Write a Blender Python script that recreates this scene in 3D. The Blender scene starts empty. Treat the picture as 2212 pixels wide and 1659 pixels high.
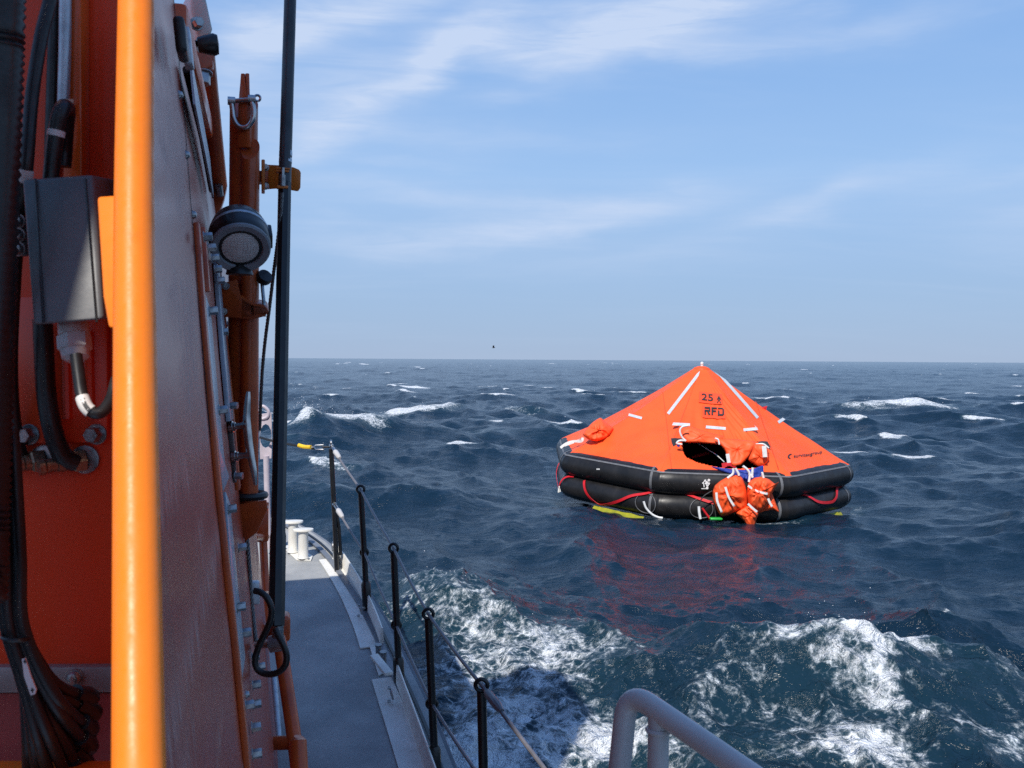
import bpy, bmesh, math, random
import numpy as np
from mathutils import Vector, Matrix, noise as mn

random.seed(7)
scene = bpy.context.scene
COL = scene.collection
R = math.radians

# ------------------------------------------------------------------ camera
EYE = Vector((0, 0, 1.8))
PITCH, ROLL = R(1.42), R(0.36)
CAM_M = Matrix.Translation(EYE) @ Matrix.Rotation(R(90) - PITCH, 4, 'X') @ Matrix.Rotation(ROLL, 4, 'Z')
cd = bpy.data.cameras.new('camera')
cd.lens, cd.sensor_width, cd.clip_start, cd.clip_end = 35.0, 36.0, 0.05, 20000
cd.dof.use_dof = True
cd.dof.focus_distance = 9.0
cd.dof.aperture_fstop = 20
cam = bpy.data.objects.new('camera', cd)
COL.objects.link(cam)
cam.matrix_world = CAM_M
scene.camera = cam

# ------------------------------------------------------------------ sun, exposure
SUN = Vector((-0.22, -0.65, 0.73)).normalized()
sl = bpy.data.lights.new('sun', 'SUN')
sl.energy, sl.angle, sl.color = 5.0, R(0.5), (1.0, 0.95, 0.87)
so = bpy.data.objects.new('sun', sl)
COL.objects.link(so)
so.rotation_euler = SUN.to_track_quat('Z', 'Y').to_euler()
vs = scene.view_settings
vs.view_transform, vs.look, vs.gamma, vs.use_curve_mapping = 'Standard', 'None', 1.0, False
vs.exposure = 0.0
scene.cycles.use_adaptive_sampling = True
scene.cycles.adaptive_threshold = 0.012
scene.cycles.use_denoising = False
scene.cycles.sample_clamp_direct = 1.35
scene.cycles.sample_clamp_indirect = 1.5
scene.cycles.max_bounces = 6
scene.cycles.diffuse_bounces = 3
scene.cycles.glossy_bounces = 3
scene.cycles.transmission_bounces = 3
scene.cycles.caustics_reflective = False
scene.cycles.caustics_refractive = False

# ------------------------------------------------------------------ node helpers
class N:
    def __init__(s, tree):
        s.t = tree
    def n(s, kind, **kw):
        nd = s.t.nodes.new(kind)
        for k, v in kw.items():
            setattr(nd, k, v)
        return nd
    def put(s, sock, v):
        if v is None: return
        if hasattr(v, 'is_linked') or hasattr(v, 'links'):
            s.t.links.new(v, sock)
        else:
            if sock.type == 'RGBA' and len(v) == 3: v = (*v, 1)
            sock.default_value = v
    def m(s, op, a, b=0.0, c=0.0, clamp=False):
        nd = s.n('ShaderNodeMath', operation=op, use_clamp=clamp)
        for i, v in enumerate((a, b, c)): s.put(nd.inputs[i], v)
        return nd.outputs[0]
    def mr(s, v, a, b, c=0.0, d=1.0, smooth=False):
        nd = s.n('ShaderNodeMapRange')
        if smooth: nd.interpolation_type = 'SMOOTHSTEP'
        for i, x in enumerate((v, a, b, c, d)): s.put(nd.inputs[i], x)
        return nd.outputs[0]
    def mix(s, f, a, b, blend='MIX'):
        nd = s.n('ShaderNodeMix', data_type='RGBA', blend_type=blend)
        s.put(nd.inputs[0], f); s.put(nd.inputs[6], a); s.put(nd.inputs[7], b)
        return nd.outputs[2]
    def noise(s, vec, scale=5, detail=4, rough=0.5, dist=0.0, lac=2.0):
        nd = s.n('ShaderNodeTexNoise')
        s.put(nd.inputs['Vector'], vec); s.put(nd.inputs['Scale'], scale); s.put(nd.inputs['Detail'], detail)
        s.put(nd.inputs['Roughness'], rough); s.put(nd.inputs['Distortion'], dist); s.put(nd.inputs['Lacunarity'], lac)
        return nd
    def map(s, vec, sc=(1, 1, 1), rot=(0, 0, 0), loc=(0, 0, 0)):
        nd = s.n('ShaderNodeMapping')
        s.put(nd.inputs[0], vec); nd.inputs[1].default_value = loc; nd.inputs[2].default_value = rot; nd.inputs[3].default_value = sc
        return nd.outputs[0]
    def comb(s, x, y, z=0.0):
        nd = s.n('ShaderNodeCombineXYZ')
        for i, v in enumerate((x, y, z)): s.put(nd.inputs[i], v)
        return nd.outputs[0]
    def bump(s, h, strength=0.3, dist=0.01, normal=None):
        nd = s.n('ShaderNodeBump')
        nd.inputs['Strength'].default_value = strength
        nd.inputs['Distance'].default_value = dist
        s.put(nd.inputs['Height'], h)
        if normal: s.put(nd.inputs['Normal'], normal)
        return nd.outputs[0]

# ------------------------------------------------------------------ sky
world = bpy.data.worlds.new('World'); scene.world = world; world.use_nodes = True
world.cycles.sampling_method = 'MANUAL'; world.cycles.sample_map_resolution = 256
wt = world.node_tree; wt.nodes.clear(); w = N(wt)
sky = w.n('ShaderNodeTexSky', sky_type='NISHITA', sun_disc=False)
sky.sun_elevation = math.asin(SUN.z)
sky.sun_rotation = math.atan2(SUN.x, SUN.y)
sky.altitude, sky.air_density, sky.dust_density, sky.ozone_density = 0, 1.3, 0.0, 2.0
tc = w.n('ShaderNodeTexCoord').outputs['Generated']
sep = w.n('ShaderNodeSeparateXYZ'); w.put(sep.inputs[0], tc)
dx, dy, dz = sep.outputs
# direction -> compass angle and elevation, warped a little so that streaks fray
az = w.m('ARCTAN2', dx, dy); el = w.m('ARCSINE', dz)
ae = w.comb(az, el)
wn = w.noise(w.map(ae, (5, 14, 1), (0, 0, R(-18))), 1.0, 5, 0.55)
ws = w.n('ShaderNodeSeparateColor'); w.put(ws.inputs[0], wn.outputs['Color'])
az2 = w.m('ADD', az, w.m('MULTIPLY', w.m('SUBTRACT', ws.outputs[0], 0.5), 0.10))
el2 = w.m('ADD', el, w.m('MULTIPLY', w.m('SUBTRACT', ws.outputs[1], 0.5), 0.075))
# cirrus: long fibres seen in perspective on a high layer
inv = w.m('DIVIDE', 1.0, w.m('ADD', w.m('MAXIMUM', dz, 0.0), 0.16))
pl = w.comb(w.m('MULTIPLY', dx, inv), w.m('MULTIPLY', dy, inv))
c1 = w.noise(w.map(pl, (0.45, 1.5, 1), (0, 0, R(24))), 1.5, 7, 0.58, 0.6).outputs[0]
c2 = w.noise(w.map(pl, (0.7, 4.0, 1), (0, 0, R(30))), 2.2, 6, 0.6, 0.4).outputs[0]
gen = w.m('MULTIPLY', w.mr(c1, 0.40, 0.80, 0, 1, True), w.mr(c2, 0.2, 0.75, 0.35, 1))
def pxa(x, y): return ((x - 1106) / 2150.0, (776 - y) / 2150.0)
ae2 = w.comb(az2, el2)
def band(x0, y0, x1, y1, wd, amt):
    (a0, e0), (a1, e1) = pxa(x0, y0), pxa(x1, y1)
    L = math.hypot(a1 - a0, e1 - e0)
    nd = w.n('ShaderNodeMapping', vector_type='TEXTURE'); w.put(nd.inputs[0], ae2)
    nd.inputs[1].default_value = ((a0 + a1) / 2, (e0 + e1) / 2, 0)
    nd.inputs[2].default_value = (0, 0, math.atan2(e1 - e0, a1 - a0))
    nd.inputs[3].default_value = (L * 0.60, wd * 1.28 / 2150.0, 1)
    dt = w.n('ShaderNodeVectorMath', operation='DOT_PRODUCT'); w.put(dt.inputs[0], nd.outputs[0]); w.put(dt.inputs[1], nd.outputs[0])
    return w.m('MULTIPLY', w.m('POWER', 2.718, w.m('MULTIPLY', dt.outputs['Value'], -1.0)), amt)
bands = [(560, 135, 960, -15, 42, .75), (600, 350, 880, 215, 30, .55), (840, 235, 1000, 95, 26, .6), (930, 105, 1120, 75, 36, .5),
         (1050, 120, 1330, 100, 42, .6), (1290, 110, 1500, 30, 42, .8), (1450, 40, 1900, -40, 50, .7), (1250, 135, 2060, 105, 26, .34),
         (620, 255, 900, 160, 40, .45), (980, 240, 1200, 205, 16, .22), (640, 300, 1300, 300, 22, .22), (700, 345, 1000, 352, 14, .22), (640, 415, 1110, 440, 26, .32), (830, 540, 1250, 465, 30, .5),
         (1180, 490, 1540, 420, 30, .5), (1560, 490, 1930, 405, 24, .36), (620, 500, 900, 545, 30, .3), (1050, 585, 1600, 560, 30, .2),
         (1980, 440, 2300, 400, 24, .22), (2050, 520, 2400, 500, 40, .3), (480, 260, 640, 80, 60, .5)]
acc = None
for b in bands:
    v = band(*b); acc = v if acc is None else w.m('ADD', acc, v)
fib = w.noise(w.map(ae, (7, 52, 1), (0, 0, R(-24))), 1.0, 6, 0.62, 0.6).outputs[0]
acc = w.m('MULTIPLY', acc, w.mr(fib, 0.28, 0.68, 0.42, 1.2))
cl = w.m('MINIMUM', w.m('ADD', w.m('MULTIPLY', gen, 0.20), w.m('MULTIPLY', acc, 1.08)), 0.85)
cl = w.m('MULTIPLY', cl, w.mr(dz, 0.0, 0.12, 0.25, 1))
rp = w.n('ShaderNodeValToRGB'); w.put(rp.inputs[0], w.m('MAXIMUM', dz, 0.0)); e = rp.color_ramp.elements
tone = [(0.0, (.29, .42, .655)), (.06, (.305, .455, .71)), (.18, (.325, .52, .83)), (.34, (.23, .43, .80)), (1.0, (.09, .22, .58))]
while len(e) < len(tone): e.new(0.5)
for i, (ps, c) in enumerate(tone): e[i].position = ps; e[i].color = (*c, 1)
air = w.mix(1.0, rp.outputs[0], (10, 10, 10), 'MULTIPLY')
skyc = w.mix(0.88, w.mix(1.0, sky.outputs[0], (0.80, 0.92, 1.12), 'MULTIPLY'), air)
col = w.mix(cl, skyc, (5.9, 6.9, 8.8))
bg = w.n('ShaderNodeBackground'); w.put(bg.inputs[0], col); bg.inputs[1].default_value = 0.105
wt.links.new(bg.outputs[0], w.n('ShaderNodeOutputWorld').inputs[0])

# ------------------------------------------------------------------ picture <-> place
FPX = 35.0 / 36.0 * 2212
M3 = CAM_M.to_3x3(); M3i = M3.transposed()
def ray(x, y): return M3 @ Vector(((x - 1106) / FPX, -(y - 829.5) / FPX, -1))
def at(x, y, Y):
    d = ray(x, y); return EYE + d * (Y / d.y)
def proj(P):
    c = M3i @ (Vector(P) - EYE); return (1106 + FPX * c.x / -c.z, 829.5 - FPX * c.y / -c.z)
def on_plane(x, y, p0, n):
    d = ray(x, y); return EYE + d * ((p0 - EYE).dot(n) / d.dot(n))
def wat(x, y, h=0.0):
    d = ray(x, y); return EYE + d * ((h - EYE.z) / d.z)

# ------------------------------------------------------------------ object helpers
W = {}
def reg(o, M=None, parent=None):
    COL.objects.link(o)
    M = M or Matrix.Identity(4)
    W[o] = M
    if parent is not None:
        o.parent = parent; o.matrix_basis = W[parent].inverted() @ M
    else:
        o.matrix_basis = M
    return o
def tag(o, label, cat, group=None, kind=None):
    o['label'] = label; o['category'] = cat
    if group: o['group'] = group
    if kind: o['kind'] = kind
    return o
def empty(name, loc, label=None, cat=None, group=None, parent=None):
    o = bpy.data.objects.new(name, None); o.empty_display_size = 0.1
    reg(o, Matrix.Translation(Vector(loc)), parent)
    if label: tag(o, label, cat, group)
    return o
def frame_of(axis, hint=None):
    z = Vector(axis).normalized()
    h = Vector(hint) if hint is not None else (Vector((0, 0, 1)) if abs(z.z) < 0.9 else Vector((1, 0, 0)))
    x = h.cross(z).normalized(); y = z.cross(x)
    return x, y, z
def basis(loc, axis, hint=None):
    x, y, z = frame_of(axis, hint)
    M = Matrix((x, y, z)).transposed().to_4x4(); M.translation = Vector(loc); return M

class MB:
    def __init__(s): s.v = []; s.f = []
    def add(s, vs, fs):
        b = len(s.v); s.v += [Vector(p) for p in vs]; s.f += [tuple(i + b for i in f) for f in fs]
        return s
    def box(s, c, ax, ay, az):
        c, ax, ay, az = map(Vector, (c, ax, ay, az))
        vs = [c + ax * i + ay * j + az * k for k in (-1, 1) for j in (-1, 1) for i in (-1, 1)]
        fs = [(0, 2, 3, 1), (4, 5, 7, 6), (0, 1, 5, 4), (2, 6, 7, 3), (0, 4, 6, 2), (1, 3, 7, 5)]
        if ax.cross(ay).dot(az) < 0: fs = [f[::-1] for f in fs]
        return s.add(vs, fs)
    def prism(s, poly, vec):
        n = len(poly); poly = [Vector(p) for p in poly]; vec = Vector(vec)
        nn = sum(((poly[i] - poly[0]).cross(poly[(i + 1) % n] - poly[0]) for i in range(1, n)), Vector())
        if nn.dot(vec) < 0: poly = poly[::-1]
        vs = poly + [p + vec for p in poly]
        fs = [tuple(range(n))[::-1], tuple(range(n, 2 * n))] + [(i, (i + 1) % n, n + (i + 1) % n, n + i) for i in range(n)]
        return s.add(vs, fs)
    def tube(s, pts, r, n=10, caps=True, flat=None, closed=False):
        pts = [Vector(p) for p in pts]; m = len(pts)
        rs = r if isinstance(r, (list, tuple)) else [r] * m
        T = []
        for i in range(m):
            a = pts[i - 1] if (i > 0 or closed) else pts[i]
            b = pts[(i + 1) % m] if (i < m - 1 or closed) else pts[i]
            T.append((b - a).normalized())
        x, y, _ = frame_of(T[0]); vs = []
        for i in range(m):
            x = (x - T[i] * x.dot(T[i])).normalized(); y = T[i].cross(x)
            for k in range(n):
                a = 2 * math.pi * k / n
                vs.append(pts[i] + (x * math.cos(a) + y * math.sin(a)) * rs[i])
        fs = []
        for i in range(m if closed else m - 1):
            j = (i + 1) % m
            for k in range(n):
                k2 = (k + 1) % n
                fs.append((i * n + k, i * n + k2, j * n + k2, j * n + k))
        if caps and not closed:
            fs.append(tuple(range(n))[::-1]); fs.append(tuple((m - 1) * n + k for k in range(n)))
        return s.add(vs, fs)
    def strip(s, pts, nrm, wd, th=0.003):
        pts = [Vector(p) for p in pts]; m = len(pts); vs = []; fs = []
        for i in range(m):
            t = (pts[min(i + 1, m - 1)] - pts[max(i - 1, 0)]).normalized()
            nn = Vector(nrm[i] if isinstance(nrm, list) else nrm).normalized()
            sd = t.cross(nn).normalized() * (wd / 2)
            vs += [pts[i] - sd, pts[i] + sd, pts[i] + sd + nn * th, pts[i] - sd + nn * th]
        for i in range(m - 1):
            for k in range(4):
                k2 = (k + 1) % 4
                fs.append((i * 4 + k, i * 4 + k2, i * 4 + 4 + k2, i * 4 + 4 + k)[::-1])
        fs += [(0, 1, 2, 3), tuple((m - 1) * 4 + k for k in (3, 2, 1, 0))]
        return s.add(vs, fs)
    def lathe(s, prof, M=None, n=24):
        M = M or Matrix.Identity(4); vs = []; fs = []; m = len(prof)
        for r, z in prof:
            for k in range(n):
                a = 2 * math.pi * k / n
                vs.append(M @ Vector((r * math.cos(a), r * math.sin(a), z)))
        for i in range(m - 1):
            for k in range(n):
                k2 = (k + 1) % n
                fs.append((i * n + k, i * n + k2, (i + 1) * n + k2, (i + 1) * n + k))
        if prof[0][0] > 1e-5: fs.append(tuple(range(n))[::-1])
        if prof[-1][0] > 1e-5: fs.append(tuple((m - 1) * n + k for k in range(n)))
        return s.add(vs, fs)
    def torus(s, M, R0, r0, n=20, k=8, arc=2 * math.pi, a0=0):
        full = abs(arc - 2 * math.pi) < 1e-6
        pts = [M @ Vector((R0 * math.cos(a0 + arc * i / n), R0 * math.sin(a0 + arc * i / n), 0)) for i in range(n if full else n + 1)]
        return s.tube(pts, r0, k, True, closed=full)
    def mesh(s, name, bevel=0, seg=2, sharp=35):
        me = bpy.data.meshes.new(name)
        bm = bmesh.new()
        bv = [bm.verts.new(p) for p in s.v]
        for f in s.f:
            try: bm.faces.new([bv[i] for i in f])
            except ValueError: pass
        bmesh.ops.remove_doubles(bm, verts=bm.verts, dist=1e-6)
        if bevel:
            es = [e for e in bm.edges if len(e.link_faces) == 2 and e.calc_face_angle(0) > R(30)]
            bmesh.ops.bevel(bm, geom=es, offset=bevel, segments=seg, affect='EDGES', profile=0.5, clamp_overlap=True)
        for f in bm.faces: f.smooth = True
        for e in bm.edges:
            if len(e.link_faces) == 2 and e.calc_face_angle(0) > R(sharp): e.smooth = False
        bm.to_mesh(me); bm.free()
        return me
    def build(s, name, mat, parent=None, bevel=0, seg=2, sharp=35, origin=None):
        c = Vector(origin) if origin is not None else sum(s.v, Vector()) / max(1, len(s.v))
        s.v = [p - c for p in s.v]
        me = s.mesh(name, bevel, seg, sharp); me.materials.append(mat)
        return reg(bpy.data.objects.new(name, me), Matrix.Translation(c), parent)

def put(name, me, M, parent=None):
    return reg(bpy.data.objects.new(name, me), M, parent)
def smooth_path(pts, n=8):
    pts = [Vector(p) for p in pts]; out = []
    P = [pts[0] * 2 - pts[1]] + pts + [pts[-1] * 2 - pts[-2]]
    for i in range(1, len(P) - 2):
        for k in range(n):
            t = k / n; a, b, c, d = P[i - 1:i + 3]
            out.append(0.5 * ((2 * b) + (c - a) * t + (2 * a - 5 * b + 4 * c - d) * t * t + (3 * b - a - 3 * c + d) * t ** 3))
    out.append(pts[-1]); return out

# ------------------------------------------------------------------ materials
MATS = {}
def pm(name, c1, c2=None, scale=8, rough=0.45, rvar=0.1, metal=0.0, bump=0.0, bscale=60, coat=0.0, stretch=(1, 1, 1), detail=6, lo=.35, hi=.7, spec=0.5, bdist=0.004):
    if name in MATS: return MATS[name]
    m = bpy.data.materials.new(name); m.use_nodes = True
    t = m.node_tree; t.nodes.clear(); k = N(t)
    p = k.n('ShaderNodeBsdfPrincipled')
    tcn = k.n('ShaderNodeTexCoord').outputs['Object']
    v = k.map(tcn, stretch)
    nz = k.noise(v, scale, detail, 0.6).outputs[0]
    f = k.mr(nz, lo, hi)
    c2 = c2 or tuple(x * 0.8 for x in c1)
    k.put(p.inputs['Base Color'], k.mix(f, c1, c2))
    k.put(p.inputs['Roughness'], k.mr(k.noise(v, scale * 2.3, 5, 0.6).outputs[0], 0.3, 0.7, max(0.02, rough - rvar), min(1, rough + rvar)))
    p.inputs['Metallic'].default_value = metal
    p.inputs['Specular IOR Level'].default_value = spec
    if coat:
        p.inputs['Coat Weight'].default_value = coat; p.inputs['Coat Roughness'].default_value = 0.12
    if bump:
        k.put(p.inputs['Normal'], k.bump(k.noise(v, bscale, 5, 0.6).outputs[0], bump, bdist))
    t.links.new(p.outputs[0], k.n('ShaderNodeOutputMaterial').inputs[0])
    MATS[name] = m
    return m

# ------------------------------------------------------------------ sea
def spectrum_tile(n, L, lmin, lmax, sigma, seed, wdir, power, spread):
    rng = np.random.default_rng(seed)
    k = 2 * np.pi * np.fft.fftfreq(n, L / n)
    kx, ky = np.meshgrid(k, k, indexing='ij'); kk = np.hypot(kx, ky); kk[0, 0] = 1e9
    lam = 2 * np.pi / kk
    S = kk ** (-power) * np.exp(-(lam / lmax) ** 2) * np.exp(-(lmin / lam) ** 2)
    cs = (kx * math.cos(wdir) + ky * math.sin(wdir)) / kk
    S = S * (np.abs(cs) ** spread * np.where(cs > 0, 1, 0.35) + 0.04)
    A = np.sqrt(S) * (rng.normal(size=(n, n)) + 1j * rng.normal(size=(n, n)))
    A[0, 0] = 0
    h = np.fft.ifft2(A).real; g = sigma / h.std(); A = A * g
    f = lambda B: np.fft.ifft2(B).real
    h = f(A); Dx = f(-1j * kx / kk * A); Dy = f(-1j * ky / kk * A)
    Jxx = f(kx * kx / kk * A); Jyy = f(ky * ky / kk * A); Jxy = f(kx * ky / kk * A)
    return dict(n=n, L=L, h=h, dx=Dx, dy=Dy, jxx=Jxx, jyy=Jyy, jxy=Jxy)
def samp(T, key, X, Y):
    n, L, a = T['n'], T['L'], T[key]
    u = X / L * n; v = Y / L * n
    i = np.floor(u).astype(np.int64); j = np.floor(v).astype(np.int64)
    fu, fv = u - i, v - j
    i0, i1, j0, j1 = i % n, (i + 1) % n, j % n, (j + 1) % n
    return (a[i0, j0] * (1 - fu) + a[i1, j0] * fu) * (1 - fv) + (a[i0, j1] * (1 - fu) + a[i1, j1] * fu) * fv
WD = R(215)
T0 = spectrum_tile(512, 173.0, 7.0, 30.0, 0.095, 11, WD, 4.0, 2.0)
T1 = spectrum_tile(512, 47.0, 1.4, 7.0, 0.088, 5, WD + 0.25, 4.0, 1.2)
TM = spectrum_tile(512, 17.3, 0.45, 1.9, 0.036, 21, WD - 0.1, 3.8, 0.9)
T2 = spectrum_tile(512, 7.9, 0.16, 0.7, 0.0135, 8, WD - 0.2, 3.7, 0.7)
T3 = spectrum_tile(512, 3.1, 0.05, 0.24, 0.0044, 9, WD + 0.1, 3.6, 0.5)

ang = np.concatenate([np.linspace(R(-34), R(34), 930), np.linspace(R(35), R(60), 40), np.linspace(R(64), R(296), 40), np.linspace(R(300), R(325), 40)])
rr = [1.6]
while rr[-1] < 9000:
    r = rr[-1]
    if r < 4.0: d = 0.12
    elif r < 60: d = min(r * r / 1550, 0.0064 * r)
    elif r < 600: d = 0.011 * r
    else: d = 0.03 * r
    rr.append(r + d)
rr = np.array(rr); na, nr = len(ang), len(rr)
drr = np.gradient(rr)
AA, RR = np.meshgrid(ang, rr, indexing='ij')
X = RR * np.sin(AA); Y = RR * np.cos(AA)
DR = np.broadcast_to(drr, X.shape)
DL = np.where(np.abs(((AA + np.pi) % (2 * np.pi)) - np.pi) < R(35), RR * 0.0013, RR * 0.02)
SP = np.maximum(DR, DL)
Xo, Yo = X.copy(), Y.copy()
Z = np.zeros_like(X); J = np.ones_like(X); PX = np.zeros_like(X); PY = np.zeros_like(X)
RAFT = np.array([2.49, 13.0])
near_raft = np.exp(-(((Xo - RAFT[0]) ** 2 + (Yo - RAFT[1]) ** 2) / 3.6 ** 2) ** 1.5)
near_boat = np.exp(-((RR / 7.6) ** 6))
jj = {}
for T, lam, chop, wr, wb, lo in ((T0, 9.0, 0.9, .95, .95, 0), (T1, 1.9, 1.25, .66, .72, .6), (TM, 0.75, 1.25, .45, 0., .45), (T2, 0.26, 1.1, .45, 0., 0.), (T3, 0.09, 0.8, .4, 0., 0.)):
    fade = np.clip((lam - SP * 1.5) / lam * 1.6, 0, 1)
    if lo: fade = np.maximum(fade, lo * np.clip((1600 - RR) / 800, 0, 1))
    k = fade * (1 - wr * near_raft) * (1 - wb * near_boat)
    # the boat's own bow wave and the raft leave the water around them as laid out below
    Z += k * samp(T, 'h', Xo, Yo)
    PX += chop * k * samp(T, 'dx', Xo, Yo); PY += chop * k * samp(T, 'dy', Xo, Yo)
    if T in (T0, T1):
        jj[id(T)] = chop * k * (samp(T, 'jxx', Xo, Yo) + samp(T, 'jyy', Xo, Yo))
fold = jj[id(T0)] * 1.35 + jj[id(T1)]
Z += -0.05 * near_raft
# whitecaps where crests fold; break-up by a slow field so that they come in groups
big = samp(T0, 'dx', Xo * 0.37 + 31, Yo * 0.37 + 7) / 0.095
thr = np.quantile(fold[(RR > 14) & (RR < 300)], 0.978)
sd = fold[(RR > 14) & (RR < 300)].std()
foam = np.clip((fold - thr + 0.10 * sd * big) / (0.55 * sd), 0, 1) * np.clip((RR - 9) / 8, 0, 1) * 1.15
farw = samp(T1, 'h', Xo * 0.12 + 3, Yo * 0.05) / 0.088 + samp(T1, 'h', Xo * 0.5 + 13, Yo * 0.11) / 0.088
foam = np.maximum(foam, np.clip((farw - 3.5) / 0.5, 0, 1) * np.clip((RR - 60) / 100, 0, 1) * 1.1)

def warp(seed, sc): return samp(T1, 'h', Xo * sc + seed, Yo * sc) / 0.088
w1, w2 = warp(3, 2.2), warp(17, 2.6)
def ridge(x, y, h, A, L, bdir, wf, wb, fo, flo=0.0, fhi=1.2, curve=0.0):
    """a wave that stands at one place: crest through picture point x,y; fo = foam on its face"""
    global Z, foam
    c = wat(x, y, h); b = R(bdir)
    ux, uy = math.cos(b), math.sin(b)
    p = (Xo - c.x) * ux + (Yo - c.y) * uy
    q = (Xo - c.x) * uy - (Yo - c.y) * ux
    q = q - curve * p * p + 0.05 * wf * w1
    en = np.exp(-(np.abs(p / L) ** 2.6))
    g = np.where(q > 0, np.exp(-(q / wf) ** 2), np.exp(-(q / wb) ** 2))
    Z += A * en * g
    if fo:
        qq = q / wf + 0.18 * w2
        d = np.clip((qq - flo + 0.12) / 0.12, 0, 1) * np.clip((fhi - qq) / 0.7, 0, 1)
        foam = np.maximum(foam, fo * np.exp(-(np.abs(p / (L * 0.95)) ** 4)) * d * (0.85 + 0.15 * w1))
ridge(1890, 1385, 0.33, 0.33, 0.95, 0, 0.62, 0.32, 0.85, -0.14, 0.45, -0.10)
ridge(1330, 1378, 0.16, 0.16, 1.0, -36, 0.40, 0.34, 0.50, -0.1, 0.9)
ridge(960, 1300, 0.16, 0.16, 0.6, -20, 0.4, 0.35, 0.8, -0.1, 1.4)
ridge(2150, 1345, 0.05, 0.05, 0.5, 25, 0.3, 0.3, 0.62, -0.15, 0.7)
ridge(735, 925, 0.35, 0.42, 1.7, 38, 0.9, 0.7, 1.2, -0.35, 0.6)
ridge(800, 918, 0.33, 0.25, 1.0, -20, 0.8, 0.6, 0.55, -0.2, 0.4)
ridge(590, 965, 0.15, 0.15, 0.8, 40, 0.7, 0.6, 0.8, -0.2, 0.8)
ridge(915, 878, 0.30, 0.35, 1.5, 16, 1.1, 0.8, 1.2, -0.3, 0.9)
ridge(1060, 880, 0.3, 0.28, 2.2, -8, 1.0, 0.9, 0.35, -0.1, 0.4)
ridge(1925, 872, 0.32, 0.42, 1.9, -4, 1.2, 0.9, 1.35, -0.35, 1.2)
ridge(2080, 895, 0.2, 0.2, 1.6, -14, 1.0, 0.8, 0.3, -0.1, 0.4)
ridge(865, 832, 0.25, 0.25, 2.4, 4, 1.4, 1.2, 1.15, -0.3, 1.3)
ridge(790, 836, 0.2, 0.22, 2.0, 4, 1.3, 1.2, 0.4, -0.2, 0.4)
ridge(1145, 882, 0.2, 0.25, 1.2, -10, 0.9, 0.8, 0.55, -0.2, 1.2)
ridge(1040, 935, 0.2, 0.22, 2.4, 12, 0.8, 0.7, 0.28, -0.2, 1.1)
ridge(750, 1063, 0.15, 0.16, 1.2, -10, 0.5, 0.45, 0.38, -0.2, 0.6)
ridge(1650, 870, 0.1, 0.15, 2.0, 10, 1.0, 0.9, 0.3, -0.2, 0.6)
def patch(x, y, rx, ry, a, rot=0, h=0.05):
    global foam
    c = wat(x, y, h); b = R(rot)
    p = ((Xo - c.x) * math.cos(b) + (Yo - c.y) * math.sin(b)) / rx + 0.16 * w1
    q = (-(Xo - c.x) * math.sin(b) + (Yo - c.y) * math.cos(b)) / ry + 0.16 * w2
    foam = np.maximum(foam, a * np.exp(-(p * p + q * q) ** 1.3))
for a in ((900, 1300, .34, .55, .82), (950, 1380, .36, .5, .74), (1010, 1460, .40, .5, .76), (1100, 1390, .5, .35, .5), (1130, 1545, .5, .45, .92),
          (1260, 1610, .55, .38, .95), (1020, 1600, .45, .5, 1.0), (1450, 1640, .5, .35, .75), (1580, 1560, .45, .4, .50), (1700, 1545, .45, .4, .52),
          (1860, 1450, .17, .34, .95), (1905, 1560, .20, .34, .92), (1890, 1650, .30, .3, .9), (1780, 1490, .35, .3, .6), (2060, 1500, .35, .4, .48),
          (2000, 1600, .5, .4, .5), (2170, 1620, .5, .35, .55), (2190, 1480, .35, .3, .4), (1750, 1640, .5, .3, .62), (1540, 1435, .35, .3, .4),
          (1850, 1560, 1.1, .8, .53), (2100, 1500, .6, .6, .48), (1600, 1560, .6, .6, .44), (1100, 1480, .75, 1.1, .70), (1300, 1640, .9, .5, .72), (1880, 1398, .55, .17, .92, 0, .28), (1740, 1425, .28, .2, .75, 0, .24), (1990, 1415, .25, .17, .85, 0, .25), (1870, 1450, .26, .26, 1.1, 0, .2), (1840, 1510, .26, .3, .9, 0, .1), (1760, 1460, .3, .25, .62, 0, .15), (1980, 1470, .3, .25, .55, 0, .15), (1000, 1420, .5, .6, .82), (1080, 1560, .6, .5, .85), (1240, 1390, .4, .25, .55), (1320, 1500, .5, .4, .35), (1000, 1290, .5, .4, .5), (700, 1072, .5, .5, .35), (1030, 935, 1.2, 1.2, .4), (1230, 965, .8, .8, .3)):
    patch(*a)
rd = np.hypot(Xo - RAFT[0], Yo - RAFT[1])
foam = np.maximum(foam, np.clip(0.34 + 0.16 * w1 + 0.16 * w2, 0, .62) * np.exp(-((rd - 1.93) / 0.10) ** 2))
foam = np.clip(foam, 0, 1.25)
calm = 1 - 0.55 * np.exp(-((Xo - RAFT[0] + .5) ** 2 / 2.6 ** 2 + (Yo - 10.0) ** 2 / 2.4 ** 2))
froth = np.clip(foam, 0, 1) * np.clip((14 - RR) / 4, 0, 1)
Z += froth * (2.6 * samp(T3, 'h', Xo * 0.8 + 1, Yo * 0.8) + 0.9 * samp(T2, 'h', Xo * 1.3 + 2, Yo * 1.3) + 0.012)
X = Xo - PX * 1.0; Y = Yo - PY * 1.0
Z = Z - np.clip(RR - 300, 0, None) * 0.0
nv = na * nr
co = np.stack([X, Y, Z], -1).reshape(-1, 3).astype(np.float32)
I = np.arange(nv).reshape(na, nr); Inx = np.roll(I, -1, axis=0)
quads = np.stack([I[:, :-1], I[:, 1:], Inx[:, 1:], Inx[:, :-1]], -1).reshape(-1, 4)
me = bpy.data.meshes.new('sea'); nq = len(quads)
me.vertices.add(nv); me.vertices.foreach_set('co', co.ravel())
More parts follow.
